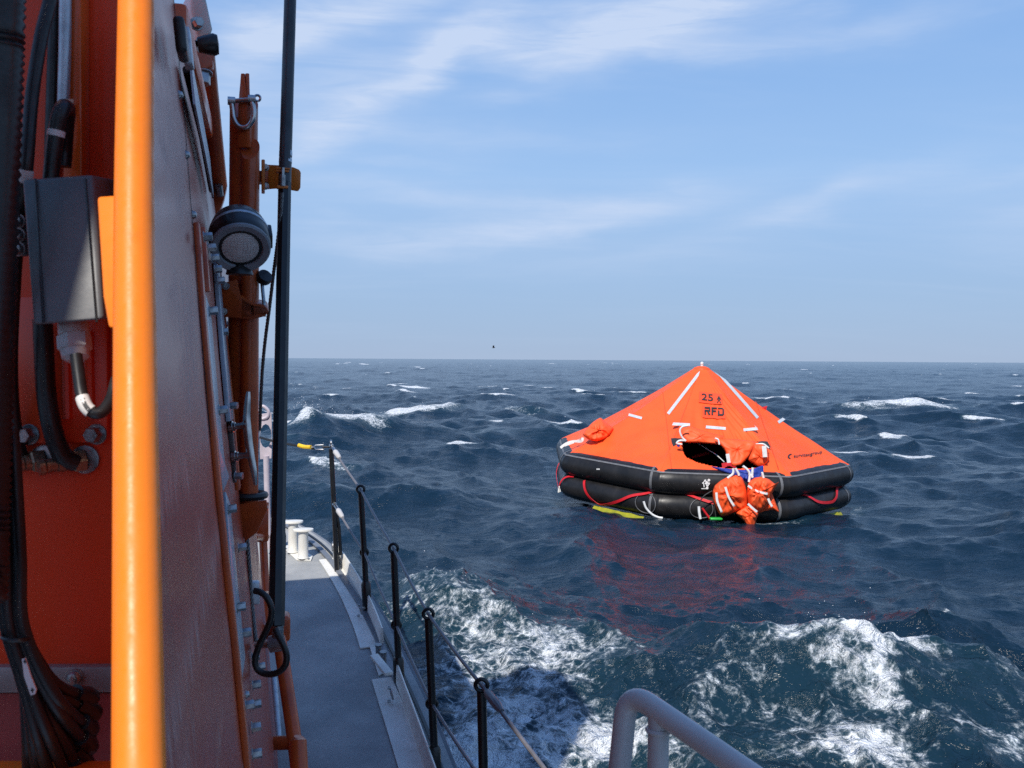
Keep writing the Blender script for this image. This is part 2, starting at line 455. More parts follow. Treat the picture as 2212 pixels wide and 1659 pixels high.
me.loops.add(nq * 4); me.loops.foreach_set('vertex_index', quads.ravel()[::1].astype(np.int32))
me.polygons.add(nq); me.polygons.foreach_set('loop_start', (np.arange(nq) * 4).astype(np.int32))
me.polygons.foreach_set('use_smooth', np.ones(nq, dtype=bool))
me.update(calc_edges=True)
if me.polygons[nr * 10].normal.z < 0: me.flip_normals()
at_ = me.attributes.new('foam', 'FLOAT', 'POINT'); at_.data.foreach_set('value', foam.ravel().astype(np.float32))
at_ = me.attributes.new('chop', 'FLOAT', 'POINT'); at_.data.foreach_set('value', calm.ravel().astype(np.float32))
print('sea quads', nq, 'fold', thr, sd)

def sea_material():
    m = bpy.data.materials.new('sea_water'); m.use_nodes = True
    t = m.node_tree; t.nodes.clear(); k = N(t)
    pos = k.n('ShaderNodeNewGeometry').outputs['Position']
    d = k.n('ShaderNodeAttribute', attribute_name='foam').outputs['Fac']
    # ripples too small for the mesh
    rip = k.map(pos, (1.0, 1.7, 1.0), (0, 0, R(12)))
    b1 = k.noise(rip, 2.6, 6, 0.66, 0.4).outputs[0]
    hgt = k.m("MULTIPLY", k.m("MULTIPLY", b1, 0.075), k.n("ShaderNodeAttribute", attribute_name="chop").outputs["Fac"])
    nb = k.bump(hgt, 1.0, 1.0)
    def water(col):
        p = k.n('ShaderNodeBsdfPrincipled')
        k.put(p.inputs['Base Color'], col)
        p.inputs['Roughness'].default_value = 0.17
        p.inputs['Specular IOR Level'].default_value = 0.40
        p.inputs['IOR'].default_value = 1.333
        k.put(p.inputs['Normal'], nb)
        return p
    p0 = water((0.0042, 0.0170, 0.0330))
    # lace: warped cell edges plus fine froth (only evaluated where there is foam)
    flat = k.map(pos, (1, 1, 0.6))
    wv = k.noise(flat, 2.4, 3, 0.6)
    vm = k.n('ShaderNodeVectorMath', operation='MULTIPLY_ADD')
    k.put(vm.inputs[0], wv.outputs['Color']); vm.inputs[1].default_value = (0.20, 0.20, 0.1); k.put(vm.inputs[2], flat)
    warped = flat
    v1 = k.n('ShaderNodeTexVoronoi', feature='DISTANCE_TO_EDGE'); k.put(v1.inputs['Vector'], warped); v1.inputs['Scale'].default_value = 5.5
    v2 = k.n('ShaderNodeTexVoronoi', feature='DISTANCE_TO_EDGE'); k.put(v2.inputs['Vector'], warped); v2.inputs['Scale'].default_value = 17.0
    n1 = k.noise(warped, 2.4, 7, 0.68, 0.1).outputs[0]
    n2 = k.noise(warped, 24.0, 4, 0.72, 0.0).outputs[0]
    lace = k.m('MINIMUM', k.m('MULTIPLY', v1.outputs['Distance'], 2.6), k.m('ADD', k.m('MULTIPLY', v2.outputs['Distance'], 3.6), 0.10))
    th = k.m('ADD', k.m('ADD', k.m('MULTIPLY', lace, 0.42), 0.03), k.m('ADD', k.m('MULTIPLY', k.m('SUBTRACT', 0.76, n1), 1.5), k.m('MULTIPLY', k.m('SUBTRACT', 0.5, n2), 1.35)))
    mask = k.mr(k.m('SUBTRACT', d, th), -0.06, 0.46, 0, 1, True)
    mask = k.m('MULTIPLY', mask, k.mr(d, 0.03, 0.16))
    p1 = water(k.mix(k.mr(d, 0.1, 0.9), (0.0042, 0.0170, 0.0330), (0.010, 0.034, 0.048)))
    q = k.n('ShaderNodeBsdfPrincipled')
    k.put(q.inputs['Base Color'], k.mix(k.mr(mask, 0.2, 1.0), (0.36, 0.44, 0.49), (0.80, 0.83, 0.85)))
    q.inputs['Roughness'].default_value = 0.7
    q.inputs['Specular IOR Level'].default_value = 0.3
    fn = k.noise(flat, 9.0, 5, 0.7, 0.5).outputs[0]
    k.put(q.inputs['Normal'], k.bump(fn, 1.0, 0.16))
    mx = k.n('ShaderNodeMixShader'); k.put(mx.inputs[0], mask)
    t.links.new(p1.outputs[0], mx.inputs[1]); t.links.new(q.outputs[0], mx.inputs[2])
    mo = k.n('ShaderNodeMixShader'); k.put(mo.inputs[0], k.m('GREATER_THAN', d, 0.02))
    t.links.new(p0.outputs[0], mo.inputs[1]); t.links.new(mx.outputs[0], mo.inputs[2])
    t.links.new(mo.outputs[0], k.n('ShaderNodeOutputMaterial').inputs[0])
    return m
me.materials.append(sea_material())
sea = reg(bpy.data.objects.new('sea', me)); sea['kind'] = 'structure'
sea['label'] = 'choppy dark blue sea with scattered whitecaps'

# ------------------------------------------------------------------ life raft
M_TUBE = pm('black_rubber', (0.0095, 0.0090, 0.0092), (0.022, 0.020, 0.020), 5, 0.40, 0.12, bump=0.12, bscale=30, spec=0.35)
M_TUBEG = pm('grey_seam_tape', (0.10, 0.10, 0.105), (0.16, 0.16, 0.165), 20, 0.5)
M_CAN = pm('orange_canopy_fabric', (0.94, 0.112, 0.020), (0.88, 0.088, 0.016), 2.2, 0.56, 0.10, bump=0.22, bscale=7, bdist=0.03, spec=0.35)
M_BAG = pm('orange_bag_fabric', (0.94, 0.108, 0.018), (0.88, 0.085, 0.014), 9, 0.62, 0.1, bump=0.22, bscale=12, bdist=0.02)
M_TAPE = pm('reflective_tape', (0.58, 0.60, 0.62), (0.44, 0.46, 0.48), 40, 0.4)
M_WHT = pm('white_webbing', (0.78, 0.78, 0.76), (0.62, 0.62, 0.60), 30, 0.7)
M_RED = pm('red_webbing', (0.62, 0.010, 0.018), (0.48, 0.008, 0.014), 30, 0.55)
M_BLU = pm('blue_fabric', (0.016, 0.045, 0.33), (0.010, 0.028, 0.20), 25, 0.55, bump=0.3, bscale=40, stretch=(3, 3, .6))
M_INK = pm('black_ink', (0.016, 0.016, 0.018), (0.03, 0.03, 0.03), 50, 0.6)
M_YEL = pm('yellow_fabric', (0.36, 0.34, 0.010), (0.20, 0.22, 0.010), 12, 0.5, bump=0.3, bscale=20)
M_GRN = pm('green_plastic', (0.02, 0.40, 0.05), (0.015, 0.30, 0.04), 20, 0.4)
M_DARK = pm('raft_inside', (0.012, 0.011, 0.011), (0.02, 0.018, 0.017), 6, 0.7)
M_PATCH = pm('orange_label_patch', (0.88, 0.078, 0.018), (0.82, 0.070, 0.016), 9, 0.5)

M_SEAM = pm('canopy_seam', (0.62, 0.062, 0.012), (0.56, 0.055, 0.010), 30, 0.6)
AZ = math.atan2(2.49, 13.0)
RC = at(1504, 900, 13.0); RC.z = 0.10
RM = Matrix.Translation(RC) @ Matrix.Rotation(-AZ, 4, 'Z') @ Matrix.Rotation(R(2.3), 4, 'Y') @ Matrix.Rotation(R(3.0), 4, 'X')
raft = bpy.data.objects.new('life_raft', None); reg(raft, Matrix.Translation(RC))
tag(raft, 'inflatable orange tent-topped life raft with two black tubes afloat on the sea', 'life raft')
RT, RO = 0.152, 1.80
TH = [R(33 + 45 * k) for k in range(8)]
ZL, ZU = 0.125, 0.405
def octa(th, Rv):
    """radius of an octagon (vertex radius Rv, corners a little rounded) at angle th from the near side"""
    a = (th - TH[0]) % (math.pi / 4) - math.pi / 8
    r = Rv * math.cos(math.pi / 8) / math.cos(a)
    c = abs(abs(a) - math.pi / 8)
    return r - 0.022 * math.exp(-(c / 0.045) ** 2)
def tube_pt(th, phi, zc, Rv=RO, rt=RT, extra=0.0):
    """phi: 0 = outward, 90 = up"""
    a = (th - TH[0]) % (math.pi / 4) - math.pi / 8
    bul = rt * (1.0 - 0.022 * math.exp(-((abs(a) - math.pi / 8) / 0.03) ** 2))
    r = octa(th, Rv) + (bul + extra) * math.cos(phi) / math.cos(a)
    z = zc + (bul + extra) * math.sin(phi)
    return RM @ Vector((r * math.sin(th), -r * math.cos(th), z))
for nm, zc, Rv in (('lower_tube', ZL, RO - 0.005), ('upper_tube', ZU, RO + 0.005)):
    mb = MB(); na_, nb_ = 8 * 26, 24; vs = []
    offs = [-22.5, -22, -21.3, -20.4, -19.3, -18] + [-16 + 32 * i / 14 for i in range(15)] + [18, 19.3, 20.4, 21.3, 22]
    ths = [TH[0] + R(45 * k + 22.5 + o) for k in range(8) for o in offs]; na_ = len(ths)
    for th in ths:
        for j in range(nb_): vs.append(tube_pt(th, 2 * math.pi * j / nb_, zc, Rv))
    fs = [(i * nb_ + j, ((i + 1) % na_) * nb_ + j, ((i + 1) % na_) * nb_ + (j + 1) % nb_, i * nb_ + (j + 1) % nb_) for i in range(na_) for j in range(nb_)]
    mb.add(vs, fs); tb = mb.build(nm, M_TUBE, raft, sharp=80)
    for k in range(8):   # joint tapes beside each corner
        for o in (-3.2,):
            th = TH[k] + R(o); mb = MB(); n = 30
            vs = []; fs = []
            for j in range(n):
                p = 2 * math.pi * j / n
                vs += [tube_pt(th - R(0.45), p, zc, Rv, extra=.0025), tube_pt(th + R(0.45), p, zc, Rv, extra=.0025)]
            fs = [(2 * j, 2 * j + 1, (2 * j + 3) % (2 * n), (2 * j + 2) % (2 * n)) for j in range(n)]
            mb.add(vs, fs); mb.build('joint_tape', M_TUBEG, tb, sharp=80)
# canopy foot tape
mb = MB(); n = 8 * 24
for i in range(n):
    th = TH[0] + 2 * math.pi * i / n
    mb.v += [tube_pt(th, R(44), ZU, RO + .005, extra=.004), tube_pt(th, R(52), ZU, RO + .005, extra=.004)]
mb.f = [(2 * i, (2 * i + 2) % (2 * n), (2 * i + 3) % (2 * n), 2 * i + 1) for i in range(n)]
mb.build('foot_tape', M_TUBEG, raft, sharp=80)
# floor
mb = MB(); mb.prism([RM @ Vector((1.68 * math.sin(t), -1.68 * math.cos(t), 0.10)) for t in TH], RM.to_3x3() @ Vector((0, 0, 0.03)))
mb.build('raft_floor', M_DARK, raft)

ZP, R0C, Z0C = 1.60, RO + 0.085, ZU + RT * 0.78
def can_local(k, s, t):
    """canopy facet k (between corner k and k+1); s across 0..1, t from foot 0 to apex 1"""
    a0, a1 = TH[k], TH[k] + math.pi / 4
    rr_ = R0C * (1 - t) + 0.10 * t
    p0 = Vector((math.sin(a0), -math.cos(a0), 0)); p1 = Vector((math.sin(a1), -math.cos(a1), 0))
    p = (p0 * (1 - s) + p1 * s) * rr_
    z = Z0C + (ZP - Z0C) * (t - 0.055 * math.sin(math.pi * t) * (0.9 if k in (6, 5, 4) else 0.45))
    sag = 0.035 * math.sin(math.pi * s) * math.sin(math.pi * min(1, t * 1.1)) * (1 - t)
    p.z = z - sag
    n = (p0 + p1).normalized(); n.z = 1.45; n.normalize()
    d = 0.0
    if k == 7:      # front facet: folds pulled towards the gathered doorway on the right
        e = max(0.0, s - 0.42) * 1.9
        ph = (s * 1.0 - (1 - t) * 0.42) * 62
        d = 0.0075 * math.sin(ph) * e * math.exp(-((t - 0.52) / 0.24) ** 2)
        d += 0.006 * math.sin((s * 1.0 - (1 - t) * 0.25) * 35 + 1.0) * math.exp(-((t - 0.42) / 0.16) ** 2)
        d += 0.004 * math.sin(s * 120) * math.exp(-((t - 0.36) / 0.05) ** 2)
    else:
        d = 0.010 * mn.noise(p * 2.3) + 0.005 * (1 - abs(mn.noise(Vector((p.x * 3.1 + p.z * 2, p.y * 3.1, p.z * 5)))) * 3) * math.sin(math.pi * s) + 0.0025 * math.sin(s * 46 + k) * math.exp(-(t / 0.18) ** 2)
    return p + n * d, n
CN = RM.to_3x3()
def can(k, s, t, off=0.0):
    p, n = can_local(k, s, t); return RM @ (p + n * off)
def facet_plane(k):
    a, b, c = can(k, 0, 0), can(k, 1, 0), can(k, .5, 1)
    return a, (b - a).cross(c - a).normalized()
def can_st(k, x, y):
    """picture point -> facet coordinates"""
    p0, n = facet_plane(k); P = on_plane(x, y, p0, n)
    s, t = 0.5, 0.5
    for it in range(40):
        q = can(k, s, t); es = (can(k, s + .01, t) - can(k, s - .01, t)) / .02; et = (can(k, s, t + .01) - can(k, s, t - .01)) / .02
        x0, y0 = proj(q); ax, ay = proj(q + es * .01); bx, by = proj(q + et * .01)
        a, b, c, d = (ax - x0) / .01, (bx - x0) / .01, (ay - y0) / .01, (by - y0) / .01
        det = a * d - b * c
        if abs(det) < 1e-6: break
        u, v = x - x0, y - y0
        s += 0.7 * (u * d - b * v) / det; t += 0.7 * (a * v - c * u) / det
        s = max(-.1, min(1.1, s)); t = max(-.05, min(.98, t))
    return s, t
def cp(cx, cy):   # enlarged raft view -> picture
    return ((2100 + cx * 0.5877) * 0.553, (1380 + cy * 0.5877) * 0.553)
def inside(poly, x, y):
    r = False; n = len(poly)
    for i in range(n):
        (x1, y1), (x2, y2) = poly[i], poly[(i + 1) % n]
        if (y1 > y) != (y2 > y) and x < (x2 - x1) * (y - y1) / (y2 - y1) + x1: r = not r
    return r
DOOR = [(960, 590), (1080, 592), (1205, 602), (1400, 612), (1520, 640), (1530, 700), (1480, 760), (1290, 768), (1170, 752), (1060, 725), (990, 692), (965, 655)]
door_st = [can_st(7, *cp(*p)) for p in DOOR]
mb = MB(); idx = {}
def cv(k, i, j, ns, nt):
    key = (round((k + i / ns) % 8, 5), round(j / nt, 5))
    if key not in idx:
        idx[key] = len(mb.v); mb.v.append(can(k, i / ns, j / nt))
    return idx[key]
for k in range(8):
    ns, nt = (144, 144) if k == 7 else (24, 72)
    for i in range(ns):
        for j in range(nt):
            if k == 7 and inside(door_st, (i + .5) / ns, (j + .5) / nt): continue
            mb.f.append((cv(k, i, j, ns, nt), cv(k, i + 1, j, ns, nt), cv(k, i + 1, j + 1, ns, nt), cv(k, i, j + 1, ns, nt)))
canopy = mb.build('canopy', M_CAN, raft, sharp=80)
# apex cap and light
mb = MB(); mb.lathe([(0.115, -0.02), (0.10, 0.008), (0.05, 0.028), (0.0, 0.034)], RM @ Matrix.Translation((0, 0, ZP)), 16); mb.build('apex_cap', M_CAN, raft)
mb = MB(); mb.lathe([(0.018, 0.03), (0.018, 0.05), (0.022, 0.055), (0.02, 0.08), (0.0, 0.09)], RM @ Matrix.Translation((0, 0, ZP)), 12); mb.build('locator_lamp', M_WHT, raft)

def decal(k, poly, mat, name, off=0.006, parent=None, sub=6, th=0.002):
    """flat mark on a facet: picture quad (4 corners) or polygon mapped on to the canopy"""
    st = [can_st(k, *p) for p in poly]
    mb = MB()
    if len(poly) == 4:
        for i in range(sub + 1):
            for j in range(sub + 1):
                u, v = i / sub, j / sub
                s = (st[0][0] * (1 - u) + st[1][0] * u) * (1 - v) + (st[3][0] * (1 - u) + st[2][0] * u) * v
                t = (st[0][1] * (1 - u) + st[1][1] * u) * (1 - v) + (st[3][1] * (1 - u) + st[2][1] * u) * v
                mb.v.append(can(k, s, t, off))
        n = sub + 1
        mb.f = [(i * n + j, i * n + j + 1, (i + 1) * n + j + 1, (i + 1) * n + j) for i in range(sub) for j in range(sub)]
    else:
        mb.v = [can(k, s, t, off) for s, t in st]; mb.f = [tuple(range(len(st)))]
    return mb.build(name, mat, parent or canopy, sharp=80)
def line(k, x0, y0, x1, y1, wd, mat, name, off=0.007, n=9):
    (ax, ay), (bx, by) = cp(x0, y0), cp(x1, y1); L = math.hypot(bx - ax, by - ay)
    nx, ny = -(by - ay) / L * wd / 2, (bx - ax) / L * wd / 2
    mb = MB()
    for i in range(n + 1):
        f = i / n; x, y = ax + (bx - ax) * f, ay + (by - ay) * f
        mb.v += [can(k, *can_st(k, x + nx, y + ny), off), can(k, *can_st(k, x - nx, y - ny), off)]
    mb.f = [(2 * i, 2 * i + 1, 2 * i + 3, 2 * i + 2) for i in range(n)]
    return mb.build(name, mat, canopy, sharp=80)
for a in ((6, 1092, 112, 868, 405, 6.4), (0, 1182, 112, 1462, 432, 6.2), (7, 868, 470, 1012, 478, 6.2), (7, 1118, 492, 1250, 503, 6.2), (7, 1368, 512, 1492, 500, 6.2), (6, 606, 410, 694, 434, 5.5), (0, 1598, 462, 1645, 430, 6.5)):
    line(*a, M_TAPE, 'reflective_strip')
for a in ((6, 832, 255, 860, 480, 1.2), (6, 860, 480, 890, 770, 1.2), (0, 1432, 262, 1500, 470, 1.2), (0, 1500, 470, 1600, 765, 1.2)):
    line(*a, M_SEAM, 'panel_seam', 0.003)
decal(7, [cp(885, 566), cp(975, 566), cp(955, 595), cp(900, 620)], M_INK, 'black_corner_patch', 0.004)
decal(7, [cp(1455, 585), cp(1528, 588), cp(1550, 628), cp(1520, 628)], M_INK, 'black_corner_patch', 0.004)
decal(7, [cp(1075, 258), cp(1225, 275), cp(1225, 345), cp(1070, 330)], M_PATCH, 'label_patch', 0.013)
decal(7, [cp(1095, 350), cp(1240, 365), cp(1248, 440), cp(1095, 430)], M_PATCH, 'label_patch', 0.013)
def text_verts(txt, size=1.0):
    cu = bpy.data.curves.new('lettering', 'FONT'); cu.body = txt; cu.size = size; cu.offset = 0.012
    ob = bpy.data.objects.new('lettering', cu); COL.objects.link(ob)
    dg = bpy.context.evaluated_depsgraph_get(); me_ = ob.evaluated_get(dg).to_mesh()
    v = [tuple(x.co) for x in me_.vertices]; f = [tuple(p.vertices) for p in me_.polygons]
    ob.evaluated_get(dg).to_mesh_clear(); bpy.data.objects.remove(ob); bpy.data.curves.remove(cu)
    return v, f
def lettering(txt, to3d, mat, name, parent):
    v, f = text_verts(txt)
    xs, ys = [p[0] for p in v], [p[1] for p in v]
    x0, x1, y0, y1 = min(xs), max(xs), min(ys), max(ys)
    mb = MB(); mb.add([to3d((p[0] - x0) / (x1 - x0), (p[1] - y0) / (y1 - y0)) for p in v], f)
    return mb.build(name, mat, parent, sharp=80)
def quad_map(k, A, B, C, D, off):   # lower left, lower right, upper right, upper left in enlarged view
    st = [can_st(k, *cp(*p)) for p in (A, B, C, D)]
    def f(u, v):
        s = (st[0][0] * (1 - u) + st[1][0] * u) * (1 - v) + (st[3][0] * (1 - u) + st[2][0] * u) * v
        t = (st[0][1] * (1 - u) + st[1][1] * u) * (1 - v) + (st[3][1] * (1 - u) + st[2][1] * u) * v
        return can(k, s, t, off)
    return f
lettering('25', quad_map(7, (1088, 318), (1164, 326), (1164, 280), (1088, 274), 0.022), M_INK, 'number_25', canopy)
def glyphs(polys, qm, name, mat=M_INK, parent=None):
    mb = MB()
    for poly in polys:
        b = len(mb.v); mb.v += [qm(u, v) for u, v in poly]; mb.f.append(tuple(range(b, b + len(poly))))
    return mb.build(name, mat, parent or canopy, sharp=80)
def ring(cx, cy, r, ry=None, n=12): return [(cx + r * math.cos(2 * math.pi * i / n), cy + (ry or r) * math.sin(2 * math.pi * i / n)) for i in range(n)]
qm = quad_map(7, (1188, 338), (1218, 340), (1218, 290), (1188, 288), 0.024)
glyphs([ring(.5, .9, .14, .09), [(.28, .78), (.72, .78), (.66, .42), (.34, .42)], [(.28, .78), (.34, .62), (.10, .40), (.0, .46)], [(.72, .78), (.66, .62), (.9, .40), (1, .46)],
        [(.34, .42), (.5, .42), (.25, .0), (.05, .0)], [(.5, .42), (.66, .42), (.95, .0), (.75, .0)]], qm, 'person_symbol')
qm = quad_map(7, (1107, 415), (1236, 424), (1236, 372), (1107, 366), 0.026)
glyphs([[(0, 1), (.30, 1), (.30, .82), (0, .82)], [(.0, .62), (.0, 0), (.075, 0), (.075, .62)], [(.225, .82), (.30, .82), (.30, .48), (.225, .48)], [(.0, .62), (.30, .62), (.30, .44), (.0, .44)], [(.13, .44), (.22, .44), (.31, 0), (.21, 0)],
        [(.36, 1), (.64, 1), (.64, .82), (.36, .82)], [(.36, .62), (.60, .62), (.60, .44), (.36, .44)], [(.36, .44), (.44, .44), (.44, 0), (.36, 0)], [(.36, .82), (.44, .82), (.44, .62), (.36, .62)],
        [(.69, 1), (.92, 1), (1, .85), (.69, .82)], [(.69, .18), (1, .18), (.93, 0), (.69, 0)], [(.92, .85), (1, .85), (1, .18), (.92, .18)], [(.69, .62), (.77, .62), (.77, .18), (.69, .18)]], qm, 'block_letters')
lettering('survitecgroup', quad_map(0, (1702, 702), (1890, 672), (1888, 648), (1700, 676), 0.008), M_INK, 'group_lettering', canopy)
qm = quad_map(0, (1660, 705), (1700, 700), (1700, 668), (1660, 673), 0.008)
arc = [(.5 + .5 * math.cos(R(a)), .5 + .5 * math.sin(R(a))) for a in range(70, 271, 20)] + [(.62 + .36 * math.cos(R(a)), .45 + .36 * math.sin(R(a))) for a in range(250, 89, -20)]
glyphs([arc], qm, 'swoosh_mark')

# ---- generic soft shapes
def inflate(outline, c2, Y, thick, name, mat, parent, wr=0.3, seed=0, rings=9, sub=5, back=0.6, tilt=(0, 0), per=None):
    """pillow from an outline in the picture, standing at distance Y with real thickness"""
    C = at(*c2, Y); pts = []
    ol = [Vector((x, y)) for x, y in outline]; n = len(ol)
    for i in range(n):
        P = [ol[(i + q) % n] for q in (-1, 0, 1, 2)]
        for j in range(sub):
            t = j / sub; a, b, c, d = P
            pts.append(0.5 * ((2 * b) + (c - a) * t + (2 * a - 5 * b + 4 * c - d) * t * t + (3 * b - a - 3 * c + d) * t ** 3) * 0.5 + (b * (1 - t) + c * t) * 0.5)
    N_ = len(pts); vw = (EYE - C).normalized()
    mb = MB()
    for side in (1, -1):
        base = len(mb.v)
        for r in range(rings):
            f = r / rings
            for p in pts:
                x = c2[0] + (p.x - c2[0]) * f; y = c2[1] + (p.y - c2[1]) * f
                h = thick * math.sqrt(max(0, 1 - f ** 2.4)) * (1 if side > 0 else -back)
                q = at(x, y, Y + tilt[0] * (x - c2[0]) + tilt[1] * (y - c2[1]))
                ang_ = math.atan2(p.y - c2[1], p.x - c2[0])
                wv = mn.noise(Vector((math.cos(ang_) * 2.6 + seed, math.sin(ang_) * 2.6, f * 2.2 + seed)))
                wv += 0.8 * (1 - abs(mn.noise(Vector((x * 0.045 + seed, y * 0.028, seed * 3)))) * 3)
                wv += 0.5 * (1 - abs(mn.noise(Vector((x * 0.09 - y * .06 + seed, y * 0.05 + x * .03, seed * 5)))) * 3)
                mb.v.append(q + vw * (h + wr * thick * wv * (1 - f ** 6) * 0.5 * side))
        if side > 0:
            edge = len(mb.v); mb.v += [at(p.x, p.y, Y + tilt[0] * (p.x - c2[0]) + tilt[1] * (p.y - c2[1])) for p in pts]
        for r in range(rings):
            for i in range(N_):
                j = (i + 1) % N_
                a, b = base + r * N_ + i, base + r * N_ + j
                c, d = (base + (r + 1) * N_ + i, base + (r + 1) * N_ + j) if r < rings - 1 else (edge + i, edge + j)
                mb.f.append((a, c, d, b) if side < 0 else (a, b, d, c))
    return mb.build(name, mat, parent, sharp=80)
def rope(pts, Y, r, name, mat, parent, n=6, k=8):
    Ys = Y if isinstance(Y, (list, tuple)) else [Y] * len(pts)
    mb = MB(); mb.tube(smooth_path([at(*cp(*p), y) for p, y in zip(pts, Ys)], n), r, k); return mb.build(name, mat, parent, sharp=80)
def tape(pts, Y, wd, name, mat, parent):
    Ys = Y if isinstance(Y, (list, tuple)) else [Y] * len(pts)
    P = smooth_path([at(*cp(*p), y) for p, y in zip(pts, Ys)], 6)
    mb = MB(); mb.strip(P, [(EYE - p).normalized() for p in P], wd, 0.004); return mb.build(name, mat, parent, sharp=80)
YD = can(7, .55, .12).y          # distance of the doorway's lower edge
cps = lambda L: [cp(*p) for p in L]
# inside of the doorway: dark far wall of the tent is the canopy itself; near rim tube and red strap
rope([(1030, 690), (1140, 660)], [YD + .9, YD + .8], 0.022, 'red_strap', M_RED, raft)
rope([(1065, 600), (1180, 670), (1240, 722)], [YD + .5, YD + .3, YD + .06], 0.006, 'inner_cord', M_WHT, raft)
tape([(1225, 745), (1285, 738), (1320, 755)], YD - .02, 0.05, 'red_handle', M_RED, raft)
# rolled flap above the doorway and the fabric hanging in it
Yd2 = can(7, .5, .3).y
inflate(cps([(950, 545), (955, 500), (1005, 482), (1075, 505), (1150, 530), (1235, 550), (1225, 585), (1200, 606), (1080, 596), (985, 592)]), cp(1080, 552), Yd2 - .10, 0.055, 'door_flap', M_BAG, raft, 0.5, 3, tilt=(0, -.003))
inflate(cps([(1190, 570), (1300, 570), (1440, 585), (1460, 605), (1430, 650), (1395, 700), (1350, 748), (1290, 745), (1270, 700), (1240, 640), (1210, 605)]), cp(1330, 640), Yd2 - .20, 0.05, 'door_curtain', M_BAG, raft, 0.8, 9, tilt=(0, -.0032))
inflate(cps([(1440, 605), (1495, 605), (1530, 640), (1540, 700), (1510, 745), (1470, 762), (1430, 735), (1400, 708), (1425, 650)]), cp(1478, 685), YD - .03, 0.06, 'side_curtain', M_BAG, raft, 0.5, 5)
inflate(cps([(912, 600), (962, 590), (968, 650), (985, 692), (958, 690), (930, 650)]), cp(945, 640), can(7, .1, .3).y - .06, 0.02, 'side_curtain', M_BAG, raft, 0.5, 12)
inflate(cps([(922, 600), (945, 598), (944, 640), (930, 625)]), cp(934, 612), can(7, .1, .3).y - .09, 0.012, 'blue_binding', M_BLU, raft, 0.3, 2)
inflate(cps([(1150, 752), (1230, 762), (1300, 770), (1370, 775), (1440, 765), (1498, 745), (1500, 790), (1480, 830), (1420, 852), (1385, 866), (1345, 830), (1290, 808), (1220, 785)]), cp(1395, 800), YD - .20, 0.035, 'blue_boarding_sheet', M_BLU, raft, 0.8, 6, tilt=(0, -.002))
for L in ([(1000, 480), (960, 490), (946, 520), (962, 560), (985, 582)], [(985, 582), (945, 580), (925, 598), (960, 606)], [(1180, 565), (1200, 575), (1208, 606)], [(1450, 606), (1500, 604), (1535, 630)]):
    rope(L, Yd2 - .22, 0.011, 'white_tie', M_WHT, raft)
tape([(1505, 615), (1512, 690)], YD - .14, 0.05, 'white_tie', M_WHT, raft)
tape([(1262, 668), (1272, 728)], YD - .16, 0.04, 'white_tie', M_WHT, raft)
# hanging orange pockets of the boarding ramp
YB = YD - .34
inflate(cps([(1178, 880), (1215, 848), (1275, 815), (1330, 808), (1362, 830), (1385, 890), (1398, 950), (1396, 1040), (1340, 1050), (1280, 1072), (1225, 1088), (1190, 1040), (1166, 970), (1164, 920)]), cp(1280, 945), YB, 0.13, 'ramp_pocket', M_BAG, raft, 0.42, 21, rings=14, sub=8)
inflate(cps([(1400, 862), (1440, 828), (1490, 822), (1540, 838), (1578, 868), (1605, 855), (1572, 905), (1545, 965), (1530, 1000), (1500, 1035), (1462, 1062), (1405, 1020), (1392, 940)]), cp(1470, 930), YB - .04, 0.13, 'ramp_pocket', M_BAG, raft, 0.42, 33, rings=14, sub=8)
inflate(cps([(1320, 1062), (1390, 1015), (1450, 1040), (1468, 1065), (1452, 1110), (1438, 1168), (1405, 1160), (1372, 1115)]), cp(1412, 1075), YB - .06, 0.07, 'ramp_pocket', M_BAG, raft, 0.5, 45, rings=12, sub=8)
inflate(cps([(1530, 955), (1560, 935), (1585, 1000), (1606, 1056), (1560, 1040), (1500, 1052), (1470, 1062), (1505, 1010)]), cp(1545, 1005), YB + .03, 0.05, 'ramp_pocket', M_BAG, raft, 0.5, 57, rings=10, sub=8)
for L in ([(1188, 925), (1195, 985), (1225, 1058)], [(1248, 888), (1270, 955), (1308, 1018)], [(1398, 880), (1455, 915), (1530, 935)], [(1398, 1000), (1430, 1030), (1460, 1055)], [(1532, 965), (1545, 995), (1560, 1020)]):
    tape(L, YB - .165, 0.024, 'white_strap', M_WHT, raft)
for L in ([(1300, 765), (1298, 800), (1262, 830)], [(1315, 765), (1335, 800), (1338, 812)], [(1365, 750), (1395, 775), (1410, 805), (1405, 855)], [(1405, 800), (1430, 825)], [(1430, 760), (1425, 825)], [(1492, 790), (1502, 828)]):
    rope(L, YB - .06, 0.014, 'white_line', M_WHT, raft)
# boarding symbol on the upper tube
tube_pl = tube_pt(R(2), 0, ZU, extra=.003); tn = (RM.to_3x3() @ Vector((math.sin(R(10)), -math.cos(R(10)), 0.05))).normalized()
def tpix(x, y): return on_plane(*cp(x, y), tube_pl, tn) + tn * 0.004
mb = MB()
for poly in ([(1092, 862), (1108, 848), (1104, 842), (1120, 838), (1117, 855), (1112, 851), (1096, 868)], [(p[0], p[1]) for p in ring(1138, 843, 9)], [(1110, 866), (1122, 846), (1136, 856), (1124, 876)], [(1126, 872), (1140, 856), (1146, 864), (1136, 880)],
             [(1100, 864), (1106, 862), (1110, 888), (1104, 892)], [(p[0], p[1]) for p in ring(1128, 877, 9)], [(1088, 897), (1120, 897), (1120, 902), (1088, 902)], [(p[0], p[1]) for p in ring(1126, 895, 9)]):
    b = len(mb.v); mb.v += [tpix(*p) for p in poly]; mb.f.append(tuple(range(b, b + len(poly))))
mb.build('boarding_symbol', M_WHT, raft, sharp=80)
mb = MB()
